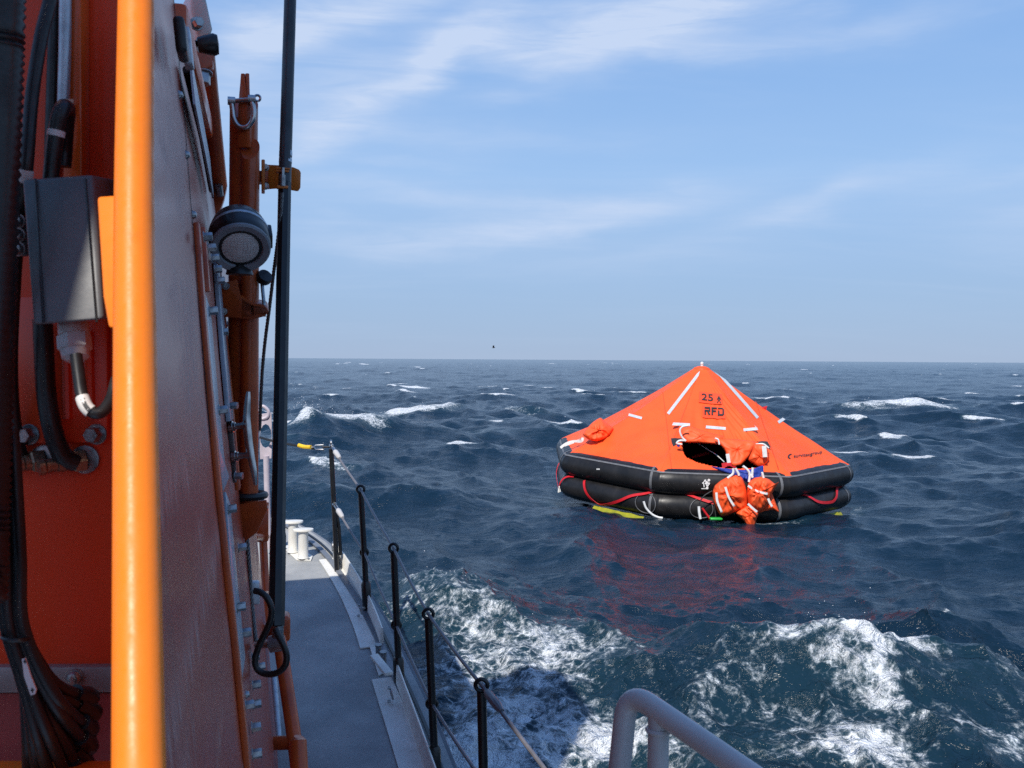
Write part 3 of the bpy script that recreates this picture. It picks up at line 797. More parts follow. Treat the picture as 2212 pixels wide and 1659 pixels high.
for poly in ([(392, 766), (400, 766), (400, 774), (392, 774)], [(403, 766), (412, 766), (412, 774), (403, 774)]):
    b = len(mb.v); P = tube_pt(R(-34), R(10), ZU, extra=.004); n_ = (EYE - P).normalized()
    mb.v += [on_plane(*cp(*p), P, n_) for p in poly]; mb.f.append((b, b + 1, b + 2, b + 3))
mb.build('small_tube_mark', M_WHT, raft)
# red grab lines looped along the lower tube
def tube_find(cx, cy, zc=ZL):
    x, y = cp(cx, cy); best = None
    for a in np.arange(-125, 125, 1.5):
        for ph in range(-70, 86, 5):
            P = tube_pt(R(a), R(ph), zc, extra=.01); u, v = proj(P); e_ = (u - x) ** 2 + (v - y) ** 2
            nv_ = P - tube_pt(R(a), R(ph), zc, extra=-.05)
            if nv_.dot(EYE - P) < 0: continue
            if best is None or e_ < best[0]: best = (e_, a, ph)
    return best[1], best[2]
def grab(pts, zc=ZL):
    P, Nn = [], []
    st = [tube_find(*p) for p in pts]
    st = [Vector((a, b, 0)) for a, b in st]
    for q in smooth_path(st, 6):
        p = tube_pt(R(q.x), R(q.y), zc, extra=.010); P.append(p); Nn.append(p - tube_pt(R(q.x), R(q.y), zc, extra=-.05))
    mb = MB(); mb.strip(P, Nn, 0.032, 0.005); return mb.build('grab_line', M_RED, raft, sharp=80)
grab([(312, 842), (330, 925), (370, 985), (430, 1005), (520, 985), (620, 945), (720, 928), (830, 915)])
grab([(965, 930), (1060, 965), (1175, 995)])
grab([(1680, 903), (1770, 945), (1860, 985), (1940, 992), (1985, 960), (2000, 890), (1990, 835)])
grab([(145, 880), (165, 845), (200, 825), (240, 820)])
grab([(128, 720), (112, 770), (112, 850), (135, 895)])
# valve rings, lines and float at the water's edge
for cx, cy in ((712, 1000), (1080, 1035)):
    a, ph = tube_find(cx, cy); mb = MB()
    mb.tube([tube_pt(R(a + 4.0 * math.cos(q)), R(ph + 46 * math.sin(q)), ZL, extra=.003) for q in np.linspace(0, 2 * math.pi, 41)[:-1]], 0.005, 6, closed=True)
    mb.build('pocket_ring', M_TUBEG, raft, sharp=80)
rope([(705, 985), (722, 1030), (760, 1070), (800, 1090), (830, 1095)], YD - .28, 0.013, 'white_line', M_WHT, raft)
rope([(1160, 915), (1110, 945), (1080, 985), (1072, 1020)], YD - .36, 0.007, 'black_line', M_INK, raft)
rope([(1072, 1018), (1075, 1060), (1082, 1100)], YD - .37, 0.016, 'white_line', M_WHT, raft)
rope([(1095, 1030), (1112, 1055), (1145, 1100)], YD - .37, 0.013, 'red_line', M_RED, raft)
rope([(1170, 985), (1180, 1050), (1188, 1125)], YD - .34, 0.007, 'black_line', M_INK, raft)
mb = MB(); c = at(*cp(1185, 1100), YD - .42); mb.box(c, (.07, 0, 0), (0, .04, 0), (0, 0, .015)); mb.build('green_float', M_GRN, raft, 0.02, 3)
for L in ([(140, 925), (145, 890), (160, 885)], [(152, 920), (160, 885), (168, 905)]):
    rope(L, tube_pt(R(-95), 0, ZL).y - .2, 0.014, 'white_line', M_WHT, raft)
# yellow ballast pockets that show at the waterline
def ballast(th, wd, h, name='ballast_pocket', z0=.02, out=0.06):
    mb = MB(); n, m_ = 12, 6
    for i in range(n + 1):
        t_ = R(th) + R(wd) * (i / n - .5)
        for j in range(m_ + 1):
            f = j / m_
            r = octa(t_, RO) + out * math.sin(math.pi * min(1, f + .25)) - 0.02 + 0.02 * mn.noise(Vector((i * .7, j * .8, th)))
            mb.v.append(RM @ Vector((r * math.sin(t_), -r * math.cos(t_), z0 - h * f + .012 * mn.noise(Vector((i * .5, th, 1))))))
    mb.f = [(i * (m_ + 1) + j, i * (m_ + 1) + j + 1, (i + 1) * (m_ + 1) + j + 1, (i + 1) * (m_ + 1) + j) for i in range(n) for j in range(m_)]
    return mb.build(name, M_YEL, raft, sharp=80)
for th, wd in ((-30, 24), (46, 14), (66, 14)): ballast(th, wd, .30, z0=-0.030, out=0.16)

# sea-anchor bag lying on the canopy's left side: a thing of its own
def on_can(k, cx, cy): return can(k, *can_st(k, *cp(cx, cy))).y
Yb = on_can(6, 405, 545)
bag = empty('canopy_bag', at(*cp(405, 580), Yb), 'crumpled orange bag with white ribbon on the left slope of the raft canopy', 'bag')
inflate(cps([(300, 540), (335, 490), (370, 455), (418, 428), (455, 460), (505, 500), (480, 540), (440, 570), (395, 585), (340, 575)]), cp(405, 510), Yb - .05, 0.10, 'bag_body', M_BAG, bag, 0.6, 71, rings=12, sub=8, tilt=(.001, -.0045))
tape([(302, 560), (290, 585), (240, 585), (190, 600), (152, 628)], [Yb - .1, Yb - .1, on_can(6, 240, 585) - .03, on_can(6, 190, 600) - .03, on_can(6, 160, 625) - .04], 0.03, 'white_ribbon', M_WHT, bag)
tape([(302, 565), (270, 580), (215, 600), (175, 615)], [Yb - .11, on_can(6, 270, 580) - .03, on_can(6, 215, 600) - .03, on_can(6, 180, 612) - .03], 0.025, 'white_ribbon', M_WHT, bag)
mb = MB(); P = can(0, .96, .60); mb.prism([P + Vector(v) for v in ((-.05, 0, 0), (.06, 0, .03), (.04, 0, -.04))], (0, .04, 0)); mb.build('canopy_tab', M_RED, raft, .004)

# ------------------------------------------------------------------ rescue boat: frame and materials
YAW = R(14.0)
FW = Vector((-math.sin(YAW), math.cos(YAW), 0)); RT_ = Vector((math.cos(YAW), math.sin(YAW), 0)); UP = Vector((0, 0, 1))
V0, KL = 0.10, 0.10
WN = (RT_ + KL * UP).normalized()              # out of the side wall (starboard)
WU = (UP - KL * RT_).normalized()              # up along the side wall
def wall(u, w_, off=0.0): return EYE + FW * u + RT_ * (-(V0 + KL * w_)) + UP * w_ + WN * off
def wpx(x, y, off=0.0):                        # picture point on the wall (or off it)
    p0 = EYE - RT_ * V0 + WN * off
    return on_plane(x, y, p0, WN)
def deck_z(Yv): return EYE.z - 2.06 + 0.15 * Yv
DN = Vector((0, -0.15, 1)).normalized()
def dpx(x, y, h=0.0): return on_plane(x, y, Vector((0, 0, EYE.z - 2.06)) + DN * h, DN)

def wall_paint():
    m = bpy.data.materials.new('orange_paint_salted'); m.use_nodes = True
    t = m.node_tree; t.nodes.clear(); k = N(t)
    pos = k.n('ShaderNodeNewGeometry').outputs['Position']
    p = k.n('ShaderNodeBsdfPrincipled')
    st = k.noise(k.map(pos, (5, 5, 0.5)), 14, 5, 0.6).outputs[0]
    pt = k.noise(k.map(pos, (0.8, 0.8, 3.4)), 1.9, 3, 0.5).outputs[0]
    salt = k.m('MULTIPLY', k.mr(st, 0.42, 0.62), k.mr(pt, 0.54, 0.66, 0, 1, True))
    fine = k.mr(k.noise(pos, 300, 2, 0.5).outputs[0], 0.50, 0.75)
    sp_ = k.n('ShaderNodeSeparateXYZ'); k.put(sp_.inputs[0], pos); pz = k.m('ADD', sp_.outputs[2], k.m('MULTIPLY', k.m('SUBTRACT', st, 0.5), 0.16))
    tide = k.m('ADD', k.mr(k.m('ABSOLUTE', k.m('SUBTRACT', pz, 1.685)), 0.0, 0.028, 0.8, 0), k.mr(k.m('ABSOLUTE', k.m('SUBTRACT', pz, 1.515)), 0.0, 0.045, 1, 0))
    salt = k.m('MAXIMUM', salt, k.m('MULTIPLY', tide, k.mr(st, 0.38, 0.60)))
    c = k.mix(k.mr(pt, 0.3, 0.7), (0.42, 0.052, 0.016), (0.33, 0.042, 0.018))
    c = k.mix(k.m('MULTIPLY', k.mr(k.noise(k.map(pos, (6, 6, .25)), 9, 4, .6).outputs[0], 0.5, 0.75), 0.5), c, (0.16, 0.035, 0.025))
    c = k.mix(k.m('MULTIPLY', fine, 0.08), c, (0.40, 0.36, 0.36))
    c = k.mix(k.m('MULTIPLY', salt, 0.45), c, (0.50, 0.47, 0.44))
    k.put(p.inputs['Base Color'], c)
    k.put(p.inputs['Roughness'], k.m('ADD', k.mr(pt, 0.3, 0.7, 0.24, 0.36), k.m('MULTIPLY', salt, 0.22)))
    p.inputs['Specular IOR Level'].default_value = 0.38; p.inputs['Coat Weight'].default_value = 0.0; p.inputs['Coat Roughness'].default_value = 0.18
    t.links.new(p.outputs[0], k.n('ShaderNodeOutputMaterial').inputs[0]); return m
M_WALL = wall_paint()
M_ORG = pm('orange_paint', (0.78, 0.115, 0.012), (0.66, 0.085, 0.010), 6, 0.28, 0.10, bump=0.04, bscale=22)
M_ORB = pm('bright_orange_paint', (0.92, 0.215, 0.010), (0.84, 0.170, 0.011), 26, 0.42, 0.12, bump=0.10, bscale=55, spec=0.35, lo=.56, hi=.80, detail=9)
M_RUST = pm('weathered_orange_paint', (0.56, 0.095, 0.016), (0.36, 0.058, 0.016), 9, 0.34, 0.12, bump=0.05, bscale=30)
M_REDP = pm('red_orange_bulkhead_paint', (0.88, 0.066, 0.012), (0.74, 0.048, 0.010), 3, 0.30, 0.1, stretch=(1, 1, .3))
M_STEEL = pm('dull_steel', (0.38, 0.39, 0.40), (0.22, 0.22, 0.22), 60, 0.34, 0.12, metal=0.9)
M_POL = pm('polished_steel', (0.52, 0.52, 0.52), (0.38, 0.37, 0.36), 30, 0.22, 0.08, metal=1.0)
M_GALV = pm('galvanised_metal', (0.52, 0.55, 0.58), (0.36, 0.39, 0.42), 45, 0.42, 0.1, metal=0.6)
M_BLK = pm('black_rubber_cable', (0.008, 0.008, 0.009), (0.018, 0.017, 0.017), 20, 0.42, 0.12)
M_BLKP = pm('black_coated_tube', (0.006, 0.006, 0.007), (0.012, 0.012, 0.012), 15, 0.34, 0.1)
M_CARB = pm('scuffed_grey_black_tube', (0.016, 0.017, 0.019), (0.060, 0.060, 0.060), 14, 0.36, 0.12, stretch=(1, 1, .25))
M_DECK = pm('grey_nonslip_deck', (0.33, 0.335, 0.33), (0.23, 0.24, 0.245), 3, 0.72, 0.1, bump=0.5, bscale=260, bdist=0.003, detail=10, lo=.42, hi=.62)
M_GUN = pm('blue_grey_hull_paint', (0.16, 0.175, 0.20), (0.115, 0.125, 0.145), 5, 0.42, 0.1, bump=0.05, bscale=8, bdist=0.02)
M_WP = pm('white_deck_paint', (0.74, 0.73, 0.68), (0.60, 0.58, 0.53), 10, 0.42, 0.1)
M_GREY = pm('pale_grey_rail_paint', (0.56, 0.54, 0.52), (0.46, 0.44, 0.42), 8, 0.35, 0.1, bump=0.03, bscale=30)
M_BOX = pm('grey_plastic', (0.075, 0.080, 0.088), (0.17, 0.17, 0.165), 7, 0.5, 0.15, bump=0.08, bscale=90, stretch=(1, 1, .6))
M_GLAND = pm('pale_plastic', (0.60, 0.58, 0.55), (0.45, 0.43, 0.41), 30, 0.45)
M_WIRE = pm('wire_rope', (0.20, 0.19, 0.18), (0.07, 0.065, 0.06), 160, 0.45, 0.1, metal=0.6, stretch=(1, 1, 1))
M_GLASSP = pm('sky_tinted_panel', (0.34, 0.40, 0.45), (0.24, 0.29, 0.33), 40, 0.30, 0.1, bump=.05, bscale=60)  # sky reflected in the window panes, put into the pale blue-grey base
M_YSL = pm('yellow_sleeve', (0.85, 0.55, 0.02), (0.75, 0.45, 0.02), 30, 0.45)
M_LENS = pm('lamp_glass', (0.55, 0.50, 0.47), (0.72, 0.68, 0.65), 70, 0.12, 0.05, bump=.3, bscale=160)
M_PINK = pm('tinted_cover_plate', (0.34, 0.055, 0.048), (0.28, 0.05, 0.045), 12, 0.35)
M_ALU = pm('aluminium_strip', (0.36, 0.30, 0.28), (0.26, 0.21, 0.20), 12, 0.42, metal=0.4)
M_PAPER = pm('white_label', (0.74, 0.72, 0.68), (0.66, 0.64, 0.60), 30, 0.5)

boat = empty('rescue_boat', (-1.0, 3.2, 0.0), 'orange and grey rescue boat alongside, deckhouse at left and side deck with stanchions', 'boat')

# ---- deck and hull
def curve_pts(L, h=0.0, n=6): return smooth_path([dpx(x, y, h) for x, y in L], n)
# deck edge (outboard), from the bow to behind the camera
edge_px = [(596, 1118), (640, 1132), (700, 1168), (742, 1208), (783, 1262), (820, 1318), (862, 1396), (902, 1478), (940, 1560), (978, 1656)]
edge = curve_pts(edge_px)
dirn = (edge[-1] - edge[-4]).normalized()
edge += [edge[-1] + Vector((.30, -.9, -.135)), edge[-1] + Vector((.52, -2.0, -.30)), edge[-1] + Vector((.60, -3.2, -.48))]
inner = []
for p in edge:
    xx = min(p.x - 0.3, wall(max(.8, p.y), -1.35).x - 0.05) if p.y < 5.2 else p.x - 2.2 - 0.0 * p.y
    inner.append(Vector((xx if p.y < 5.2 else -3.3, p.y, deck_z(p.y))))
mb = MB(); m_ = len(edge)
mb.v = edge + inner + [p - Vector((0, 0, .03)) for p in edge] + [p - Vector((0, 0, .03)) for p in inner]
for i in range(m_ - 1):
    mb.f.append((i, m_ + i, m_ + i + 1, i + 1)); mb.f.append((2 * m_ + i, 2 * m_ + i + 1, 3 * m_ + i + 1, 3 * m_ + i)); mb.f.append((i, i + 1, 2 * m_ + i + 1, 2 * m_ + i))
mb.build('side_deck', M_DECK, boat)
# hull: gunwale, rubbing strip, topsides down into the water
outn = []
for i in range(m_):
    t = (edge[min(i + 1, m_ - 1)] - edge[max(i - 1, 0)]).normalized(); outn.append(Vector((-t.y, t.x, 0)).normalized() if (Vector((-t.y, t.x, 0)).x > 0) else Vector((t.y, -t.x, 0)).normalized())
prof = [(-.012, .000), (.000, .012), (.012, .006), (.016, -.05), (.012, -.24), (-.01, -.30), (-.10, -.62), (-.35, -1.10)]
prof = [(-.30, -.02), (-.005, -.004), (.012, .004), (.020, -.012), (.008, -.10), (-.03, -.30), (-.12, -.65), (-.35, -1.15)]
mb = MB(); k_ = len(prof)
for i in range(m_):
    for o, z in prof: mb.v.append(edge[i] + outn[i] * o + Vector((0, 0, z)))
mb.f = [(i * k_ + j, (i + 1) * k_ + j, (i + 1) * k_ + j + 1, i * k_ + j + 1) for i in range(m_ - 1) for j in range(1, k_ - 1)]
mb.build('hull', M_GUN, boat, sharp=45)
# dark seam lines along the covering board
def inset(i, d, h): return edge[i] - outn[i] * d + DN * h
for d, wd, mt, nm in ((.045, .012, M_BLKP, 'rubber_seam'), (.085, .03, M_GUN, 'covering_board')):
    mb = MB(); P = [inset(i, d, .004) for i in range(6, m_)]
    mb.strip(P, DN, wd, .006 if mt == M_BLKP else .010); mb.build(nm, mt, boat)
# ---- white angle rails on the deck edge
def angle_rail(inn, name='toe_rail'):
    P = curve_pts(inn, 0.003, 6); n = len(P); mb = MB()
    sec = [(0, 0), (0, .006), (.088, .006), (.094, .012), (.098, .088), (.103, .094), (.109, .090), (.112, 0)]
    for i in range(n):
        t = (P[min(i + 1, n - 1)] - P[max(i - 1, 0)]).normalized(); s_ = t.cross(DN).normalized()
        if s_.x < 0: s_ = -s_
        for o, h in sec: mb.v.append(P[i] + s_ * o + DN * h)
    k = len(sec)
    for i in range(n - 1):
        for j in range(k): mb.f.append((i * k + j, i * k + (j + 1) % k, (i + 1) * k + (j + 1) % k, (i + 1) * k + j))
    mb.f.append(tuple(range(k))[::-1]); mb.f.append(tuple((n - 1) * k + j for j in range(k)))
    return mb.build(name, M_WP, boat, sharp=50)
r1 = angle_rail([(689, 1211), (704, 1234), (720, 1261), (739, 1297), (757, 1339), (768, 1369), (778, 1402)])
r2 = angle_rail([(803, 1470), (818, 1520), (838, 1585), (860, 1659), (890, 1765), (935, 1940)])
# rounded lug with an eye at the rail's fore end
mb = MB(); c = dpx(722, 1222); s_ = RT_
lug = [c + UP * (.0) - FW * .10, c + UP * .0 + FW * .13, c + FW * .12 + UP * .09] + [c + FW * (.065 + .055 * math.cos(a)) + UP * (.10 + .055 * math.sin(a)) for a in np.linspace(0.2, math.pi - .1, 7)] + [c + UP * .085 - FW * .10]
mb.prism(lug, RT_ * .014); lg = mb.build('rail_lug', M_WP, boat, .003)
mb = MB(); mb.torus(basis(c + FW * .065 + UP * .10 - RT_ * .004, RT_), .024, .006, 18, 6); mb.build('lug_eye', M_STEEL, lg)
# shackles on the white rails
for (x, y) in ((779, 1318), (846, 1500)):
    P = dpx(x, y, .05); mb = MB(); mb.torus(basis(P, RT_ * .8 + UP * .2), .020, .004, 16, 6)
    for dz_ in (-.028, .028): mb.lathe([(.0065, 0), (.0065, .012), (0, .013)], basis(P + UP * dz_ - RT_ * .004, -RT_), 8)
    mb.build('rail_eye', M_STEEL, boat)
# roller chock between the rails
ch = empty('roller_chock', dpx(818, 1440), parent=boat)
P = dpx(800, 1430, .004); Q = dpx(815, 1475, .004)
mb = MB(); mb.prism([dpx(795, 1388, .004), dpx(812, 1385, .004), dpx(838, 1450, .004), dpx(818, 1462, .004)], DN * .008); mb.build('chock_base', M_WP, ch, .002)
for (x, y) in ((818, 1430), (829, 1446)):
    P = dpx(x, y, .012); mb = MB(); mb.lathe([(.0, 0), (.017, 0), (.013, .012), (.013, .07), (.017, .085), (0, .085)], basis(P, DN), 14); mb.build('roller', M_STEEL, ch)
P0, P1 = dpx(811, 1420, .108), dpx(837, 1452, .108)
mb = MB(); mid = (P0 + P1) / 2; d = (P1 - P0); mb.box(mid, d * .62, d.cross(DN).normalized() * .018, DN * .008); mb.build('chock_bar', M_WP, ch, .003)

# ---- twin bollard
bo = empty('twin_bollard', dpx(648, 1205), parent=boat)
mb = MB(); mb.prism([dpx(610, 1184), dpx(636, 1176), dpx(676, 1204), dpx(672, 1213), dpx(640, 1211)], DN * .010); mb.build('bollard_base', M_WP, bo, .003)
for (x, y), h in (((633, 1192), .185), ((655, 1205), .170)):
    P = dpx(x, y, .01); mb = MB()
    mb.lathe([(.036, 0), (.030, .012), (.029, h - .02), (.033, h - .012)], basis(P, UP), 24); po = mb.build('bollard_post', M_WP, bo)
    mb = MB(); A = P + UP * (h - .012)
    mb.prism([A + (RT_ * .060 * math.cos(a) + FW * .042 * math.sin(a)) for a in np.linspace(0, 2 * math.pi, 25)[:-1]], UP * .014 + FW * .004); mb.build('bollard_cap', M_WP, po, .003)
P = dpx(646, 1199, .01); mb = MB()
mb.prism([P - FW * .05 + RT_ * .0, P + FW * .05, P + FW * .02 + UP * .05, P + FW * .012 + UP * .10, P - FW * .012 + UP * .10, P - FW * .02 + UP * .045], RT_ * .012); mb.build('bollard_web', M_WP, bo, .003)
for x, y in ((617, 1186), (625, 1181), (646, 1207), (667, 1208)):
    mb = MB(); mb.lathe([(.008, 0), (.008, .004), (0, .005)], basis(dpx(x, y, .010), DN), 8); mb.build('base_screw', M_STEEL, bo)

# ---- stanchions and lifelines
ST = [((715, 962), (728, 1238), 5.63, (721, 1087)), ((779, 1057), (793, 1312), 5.07, (787, 1193)), ((850, 1184), (863, 1486), 4.30, (856, 1350)),
      ((925, 1326), (941, 1690), 3.64, (933, 1520)), ((1040, 1480), (1048, 1850), 3.05, (1045, 1690))]
tops, mids = [], []
for i, (tp, bp, Yv, mp) in enumerate(ST):
    A, B = at(*tp, Yv), at(*bp, Yv - .01); ax = (A - B).normalized(); Mid = at(*mp, Yv)
    e = empty('stanchion', B, parent=boat)
    if i == 0:
        e['label'] = 'foremost black stanchion with two thin rods and shackles at its head'
        mb = MB(); mb.tube([B, A - ax * .02], .014, 10); mb.build('post', M_BLKP, e)
        mb = MB(); o = RT_ * .026 + FW * .01; mb.tube([B + o + ax * .10, B + o * .9 + ax * .26, B + o * .4 + ax * .36], .010, 8); mb.build('brace', M_BLKP, e)
        mb = MB(); mb.torus(basis(A + ax * .01, RT_), .017, .006, 16, 6); mb.build('head_eye', M_POL, e)
        mb = MB(); mb.torus(basis(Mid, RT_), .015, .005, 16, 6); mb.build('middle_eye', M_POL, e)
    else:
        mb = MB(); mb.tube([B + ax * .03, A - ax * .02], .0150, 12); mb.build('post', M_BLKP, e)
        mb = MB(); mb.tube([B - ax * .02, B, B + ax * .12, B + ax * .135], [.016, .024, .024, .018], 12); mb.build('foot_sleeve', M_BLKP, e)
        mb = MB(); mb.torus(basis(A, FW + RT_ * .25), .0185, .0068, 22, 8); mb.build('top_eye', M_BLKP, e)
        mb = MB(); mb.torus(basis(Mid, FW + RT_ * .25), .0185, .0066, 22, 8); mb.build('middle_eye', M_BLKP, e)
        mb = MB(); mb.lathe([(.009, 0), (.009, .01), (0, .012)], basis(B - RT_ * .018 - FW * .01, -FW), 8); mb.build('foot_bolt', M_STEEL, e)
    tops.append(A); mids.append(Mid)
endT, endM = tops[-1] + (tops[-1] - tops[-2]) * 1.6 + Vector((.05, 0, -.05)), mids[-1] + (mids[-1] - mids[-2]) * 1.5
M_LIFE = pm('grey_coated_wire', (0.16, 0.155, 0.17), (0.11, 0.105, 0.115), 40, 0.4)
for L, E in ((tops, endT), (mids, endM)):
    ln = empty('lifeline', L[0], parent=boat)
    P = []
    for a, b in zip(L + [E], (L + [E])[1:]):
        for t in range(6): P.append(a.lerp(b, t / 6) - UP * .006 * math.sin(math.pi * t / 6))
    mb = MB(); mb.tube(P + [E], .0062, 8); mb.build('wire', M_LIFE, ln)
    d = (L[1] - L[0]).normalized()
    mb = MB(); mb.tube([L[0] + d * .02, L[0] + d * .10], .010, 8); mb.tube([L[0] + d * .0, L[0] + d * .03], .013, 8); mb.build('turnbuckle', M_POL, ln)
    mb = MB(); mb.tube([L[0] + d * .095, L[0] + d * .11, L[0] + d * .18, L[0] + d * .20], [.011, .016, .014, .008], 10); mb.build('plastic_sleeve', M_GREY, ln)
a, b = tops[-1], endT; d = (b - a).normalized(); a0 = a - d * .10
mb = MB(); mb.tube([a + d * .04, a + d * .06, a + d * .14, a + d * .17], [.008, .014, .014, .008], 10); mb.build('wire_clamp', M_LIFE, boat)

# ---- grey pipe rail by the camera
rl = empty('pipe_rail', at(1370, 1650, 1.5), parent=boat); rl['label'] = 'pale grey bent pipe rail at lower right'
Yr = 1.50; r_ = 0.0170
A = at(1356, 1490, Yr); B = at(1328, 1760, Yr - .02); C_ = at(1660, 1700, Yr - .18); D_ = at(1390, 1545, Yr - .045)
d1 = (B - A).normalized(); d2 = (C_ - A).normalized(); pts = [B + d1 * .25]
for q in np.linspace(0, 1, 9):
    pts.append((A + d1 * .045) * (1 - q) ** 2 + A * 2 * q * (1 - q) + (A + d2 * .045) * q * q)
pts.append(C_ + d2 * .35)
mb = MB(); mb.tube(pts, r_, 20); mb.build('bent_tube', M_GREY, rl)
mb = MB(); mb.tube([A + d2 * .062, A + d2 * .062 + Vector((-.004, -.02, -.6))], r_ * .92, 18); mb.build('upright_tube', M_GREY, rl)
mb = MB(); P = A + d2 * .062; mb.torus(basis(P - UP * .028, UP), r_ * .94, .004, 20, 6); mb.build('weld_bead', M_GREY, rl)

# ------------------------------------------------------------------ deckhouse
TOPW, FRONT, BOTW = 0.64, 4.10, -1.62
def aft_u(w_): return max(.42, 0.877 + 0.88 * w_)       # raked aft edge
mb = MB()
ws_ = [BOTW, -1.2, -.8, -.5, -.4, -.2, 0, .2, .4, TOPW]
for w_ in ws_:
    mb.v += [wall(aft_u(w_), w_), wall(2.05, w_), wall(FRONT, w_), wall(aft_u(w_), w_, -.012), wall(2.05, w_, -.012), wall(FRONT, w_, -.012)]
for i in range(len(ws_) - 1):
    a, b = 6 * i, 6 * (i + 1)
    mb.f += [(a, a + 1, b + 1, b), (a + 1, a + 2, b + 2, b + 1), (a + 4, a + 3, b + 3, b + 4), (a + 5, a + 4, b + 4, b + 5), (a + 3, a, b, b + 3), (a + 2, a + 5, b + 5, b + 2)]
n = 6 * (len(ws_) - 1)
mb.f += [(0, 3, 4, 1), (1, 4, 5, 2), (n + 1, n + 2, n + 5, n + 4)]
# higher after part
b = len(mb.v); mb.v += [wall(aft_u(.82), .82), wall(2.05, .82), wall(aft_u(.82), .82, -.012), wall(2.05, .82, -.012)]
mb.f += [(n, n + 1, b + 1, b), (n + 4, n + 3, b + 2, b + 3), (n + 3, n, b, b + 2), (n + 1, n + 4, b + 3, b + 1), (b, b + 1, b + 3, b + 2)]
sw = mb.build('side_wall', M_WALL, boat)
sw['label'] = 'reddish orange bolted side wall of the deckhouse'
# roof and front that close the house (they cast its shade on the side deck)
mb = MB(); a, b = wall(2.05, TOPW), wall(FRONT, TOPW)
mb.prism([a + RT_ * .02, b + RT_ * .02, b - RT_ * 2.4, a - RT_ * 2.4], UP * .05); mb.build('roof', M_ORG, boat, .01)
mb = MB(); mb.prism([wall(FRONT, BOTW, .0), wall(FRONT, TOPW, .0), wall(FRONT, TOPW) - RT_ * 2.4, wall(FRONT, BOTW) - RT_ * 2.4], FW * .05); mb.build('front_wall', M_ORG, boat)

# added unseen block by the roof: keeps the post forward of it in shade
mb = MB(); q = lambda u, v: EYE + FW * u + RT_ * v + UP * (TOPW + .052)
mb.prism([q(1.55, -.42), q(2.15, -.42), q(2.15, -.88), q(1.55, -.88)], UP * 1.55); mb.build('post_shade_block', M_ORG, boat, .02)

# shared bolts
def bolt_mesh(r, h, wr, name, mat, dome=False):
    mb = MB(); mb.lathe([(wr, 0), (wr, .002), (wr * .96, .0028), (r, .0028)], None, 16)
    if dome: mb.lathe([(r * 1.1, .0028), (r * 1.08, .0028 + h * .4), (r * .8, .0028 + h * .8), (0, .0028 + h)], None, 14)
    else:
        vs = [Vector((r * math.cos(R(60 * i)), r * math.sin(R(60 * i)), z)) for z in (.0028, h * .9) for i in range(6)] + [Vector((r * .88 * math.cos(R(60 * i)), r * .88 * math.sin(R(60 * i)), h)) for i in range(6)]
        mb.add(vs, [(i, (i + 1) % 6, 6 + (i + 1) % 6, 6 + i) for i in range(6)] + [(6 + i, 6 + (i + 1) % 6, 12 + (i + 1) % 6, 12 + i) for i in range(6)] + [tuple(range(12, 18))])
    me_ = mb.mesh(name); me_.materials.append(mat); return me_
BOLT = bolt_mesh(.0105, .011, .0145, 'hex_bolt', M_STEEL)
BIG = bolt_mesh(.0130, .026, .0170, 'hex_bolt', M_STEEL)
DOME = bolt_mesh(.0085, .0085, .0115, 'dome_bolt', M_STEEL, True)
def wbolt(x, y, me_, name, off=0.0, parent=None, sc=1.0):
    M = basis(wpx(x, y, off), WN, WU) @ Matrix.Rotation(random.uniform(0, 1), 4, 'Z') @ Matrix.Scale(sc * (.72 if me_ is DOME else .62), 4)
    return put(name, me_, M, parent or sw)
for i in range(12):
    t = i / 11.0; wbolt(386 + 7.0 * (0) + (545 - 386) * t ** 0.985, 205 + (1630 - 205) * t, DOME, 'dome_bolt')
# vertical panel joint just aft of the bolts
def wstrip(poly, th, mat, name, off=0.0, bev=.002, parent=None):
    P = [wpx(x, y, off + th) - WN * th for x, y in poly]
    mb = MB(); mb.prism(P, WN * th); return mb.build(name, mat, parent or boat, bev)
mb = MB(); mb.strip([wpx(375, 0, .001), wpx(400, 280, .001), wpx(424, 600, .001), wpx(450, 900, .001), wpx(496, 1330, .001), wpx(528, 1640, .001)], WN, .003, .001); mb.build('panel_joint', M_BLKP, sw)
# raised orange flange, pale window panes, second flange
def vstrip(pts, wd, th, mat, name, parent=None, bev=.002):
    P = [wpx(x, y, 0) for x, y in pts]
    mb = MB(); n = len(P); vs = []
    for p in P: vs += [p, p + FW * wd, p + FW * wd + WN * th, p + WN * th]
    fs = [(i * 4 + k, i * 4 + (k + 1) % 4, i * 4 + 4 + (k + 1) % 4, i * 4 + 4 + k) for i in range(n - 1) for k in range(4)] + [(3, 2, 1, 0), tuple(n * 4 - 4 + k for k in range(4))]
    mb.add(vs, fs); bmesh_fix = mb
    return mb.build(name, mat, parent or boat, bev)
vstrip([(417, 480), (432, 700), (449, 900), (471, 1130), (505, 1450), (526, 1659), (545, 1850)], .05, .010, M_RUST, 'wall_flange')
win = empty('window_panes', wpx(450, 800), parent=boat)
def quad_on_wall(poly, th, mat, name, parent, off=0.0):
    P = [wpx(x, y, off + th) for x, y in poly]; mb = MB(); mb.prism([p - WN * th for p in P], WN * th); return mb.build(name, mat, parent, .0015)
quad_on_wall([(442, 628), (455, 668), (472, 860), (486, 1000), (496, 1030), (483, 1062), (470, 960), (456, 800)], .006, M_GLASSP, 'pale_panel', win, .002)
quad_on_wall([(488, 1062), (497, 1085), (508, 1200), (521, 1330), (530, 1420), (522, 1478), (513, 1380), (498, 1200)], .006, M_GLASSP, 'pale_panel', win, .002)
quad_on_wall([(468, 560), (473, 562), (489, 740), (505, 905), (498, 910), (484, 760)], .010, M_GLASSP, 'pale_panel', win, .002)
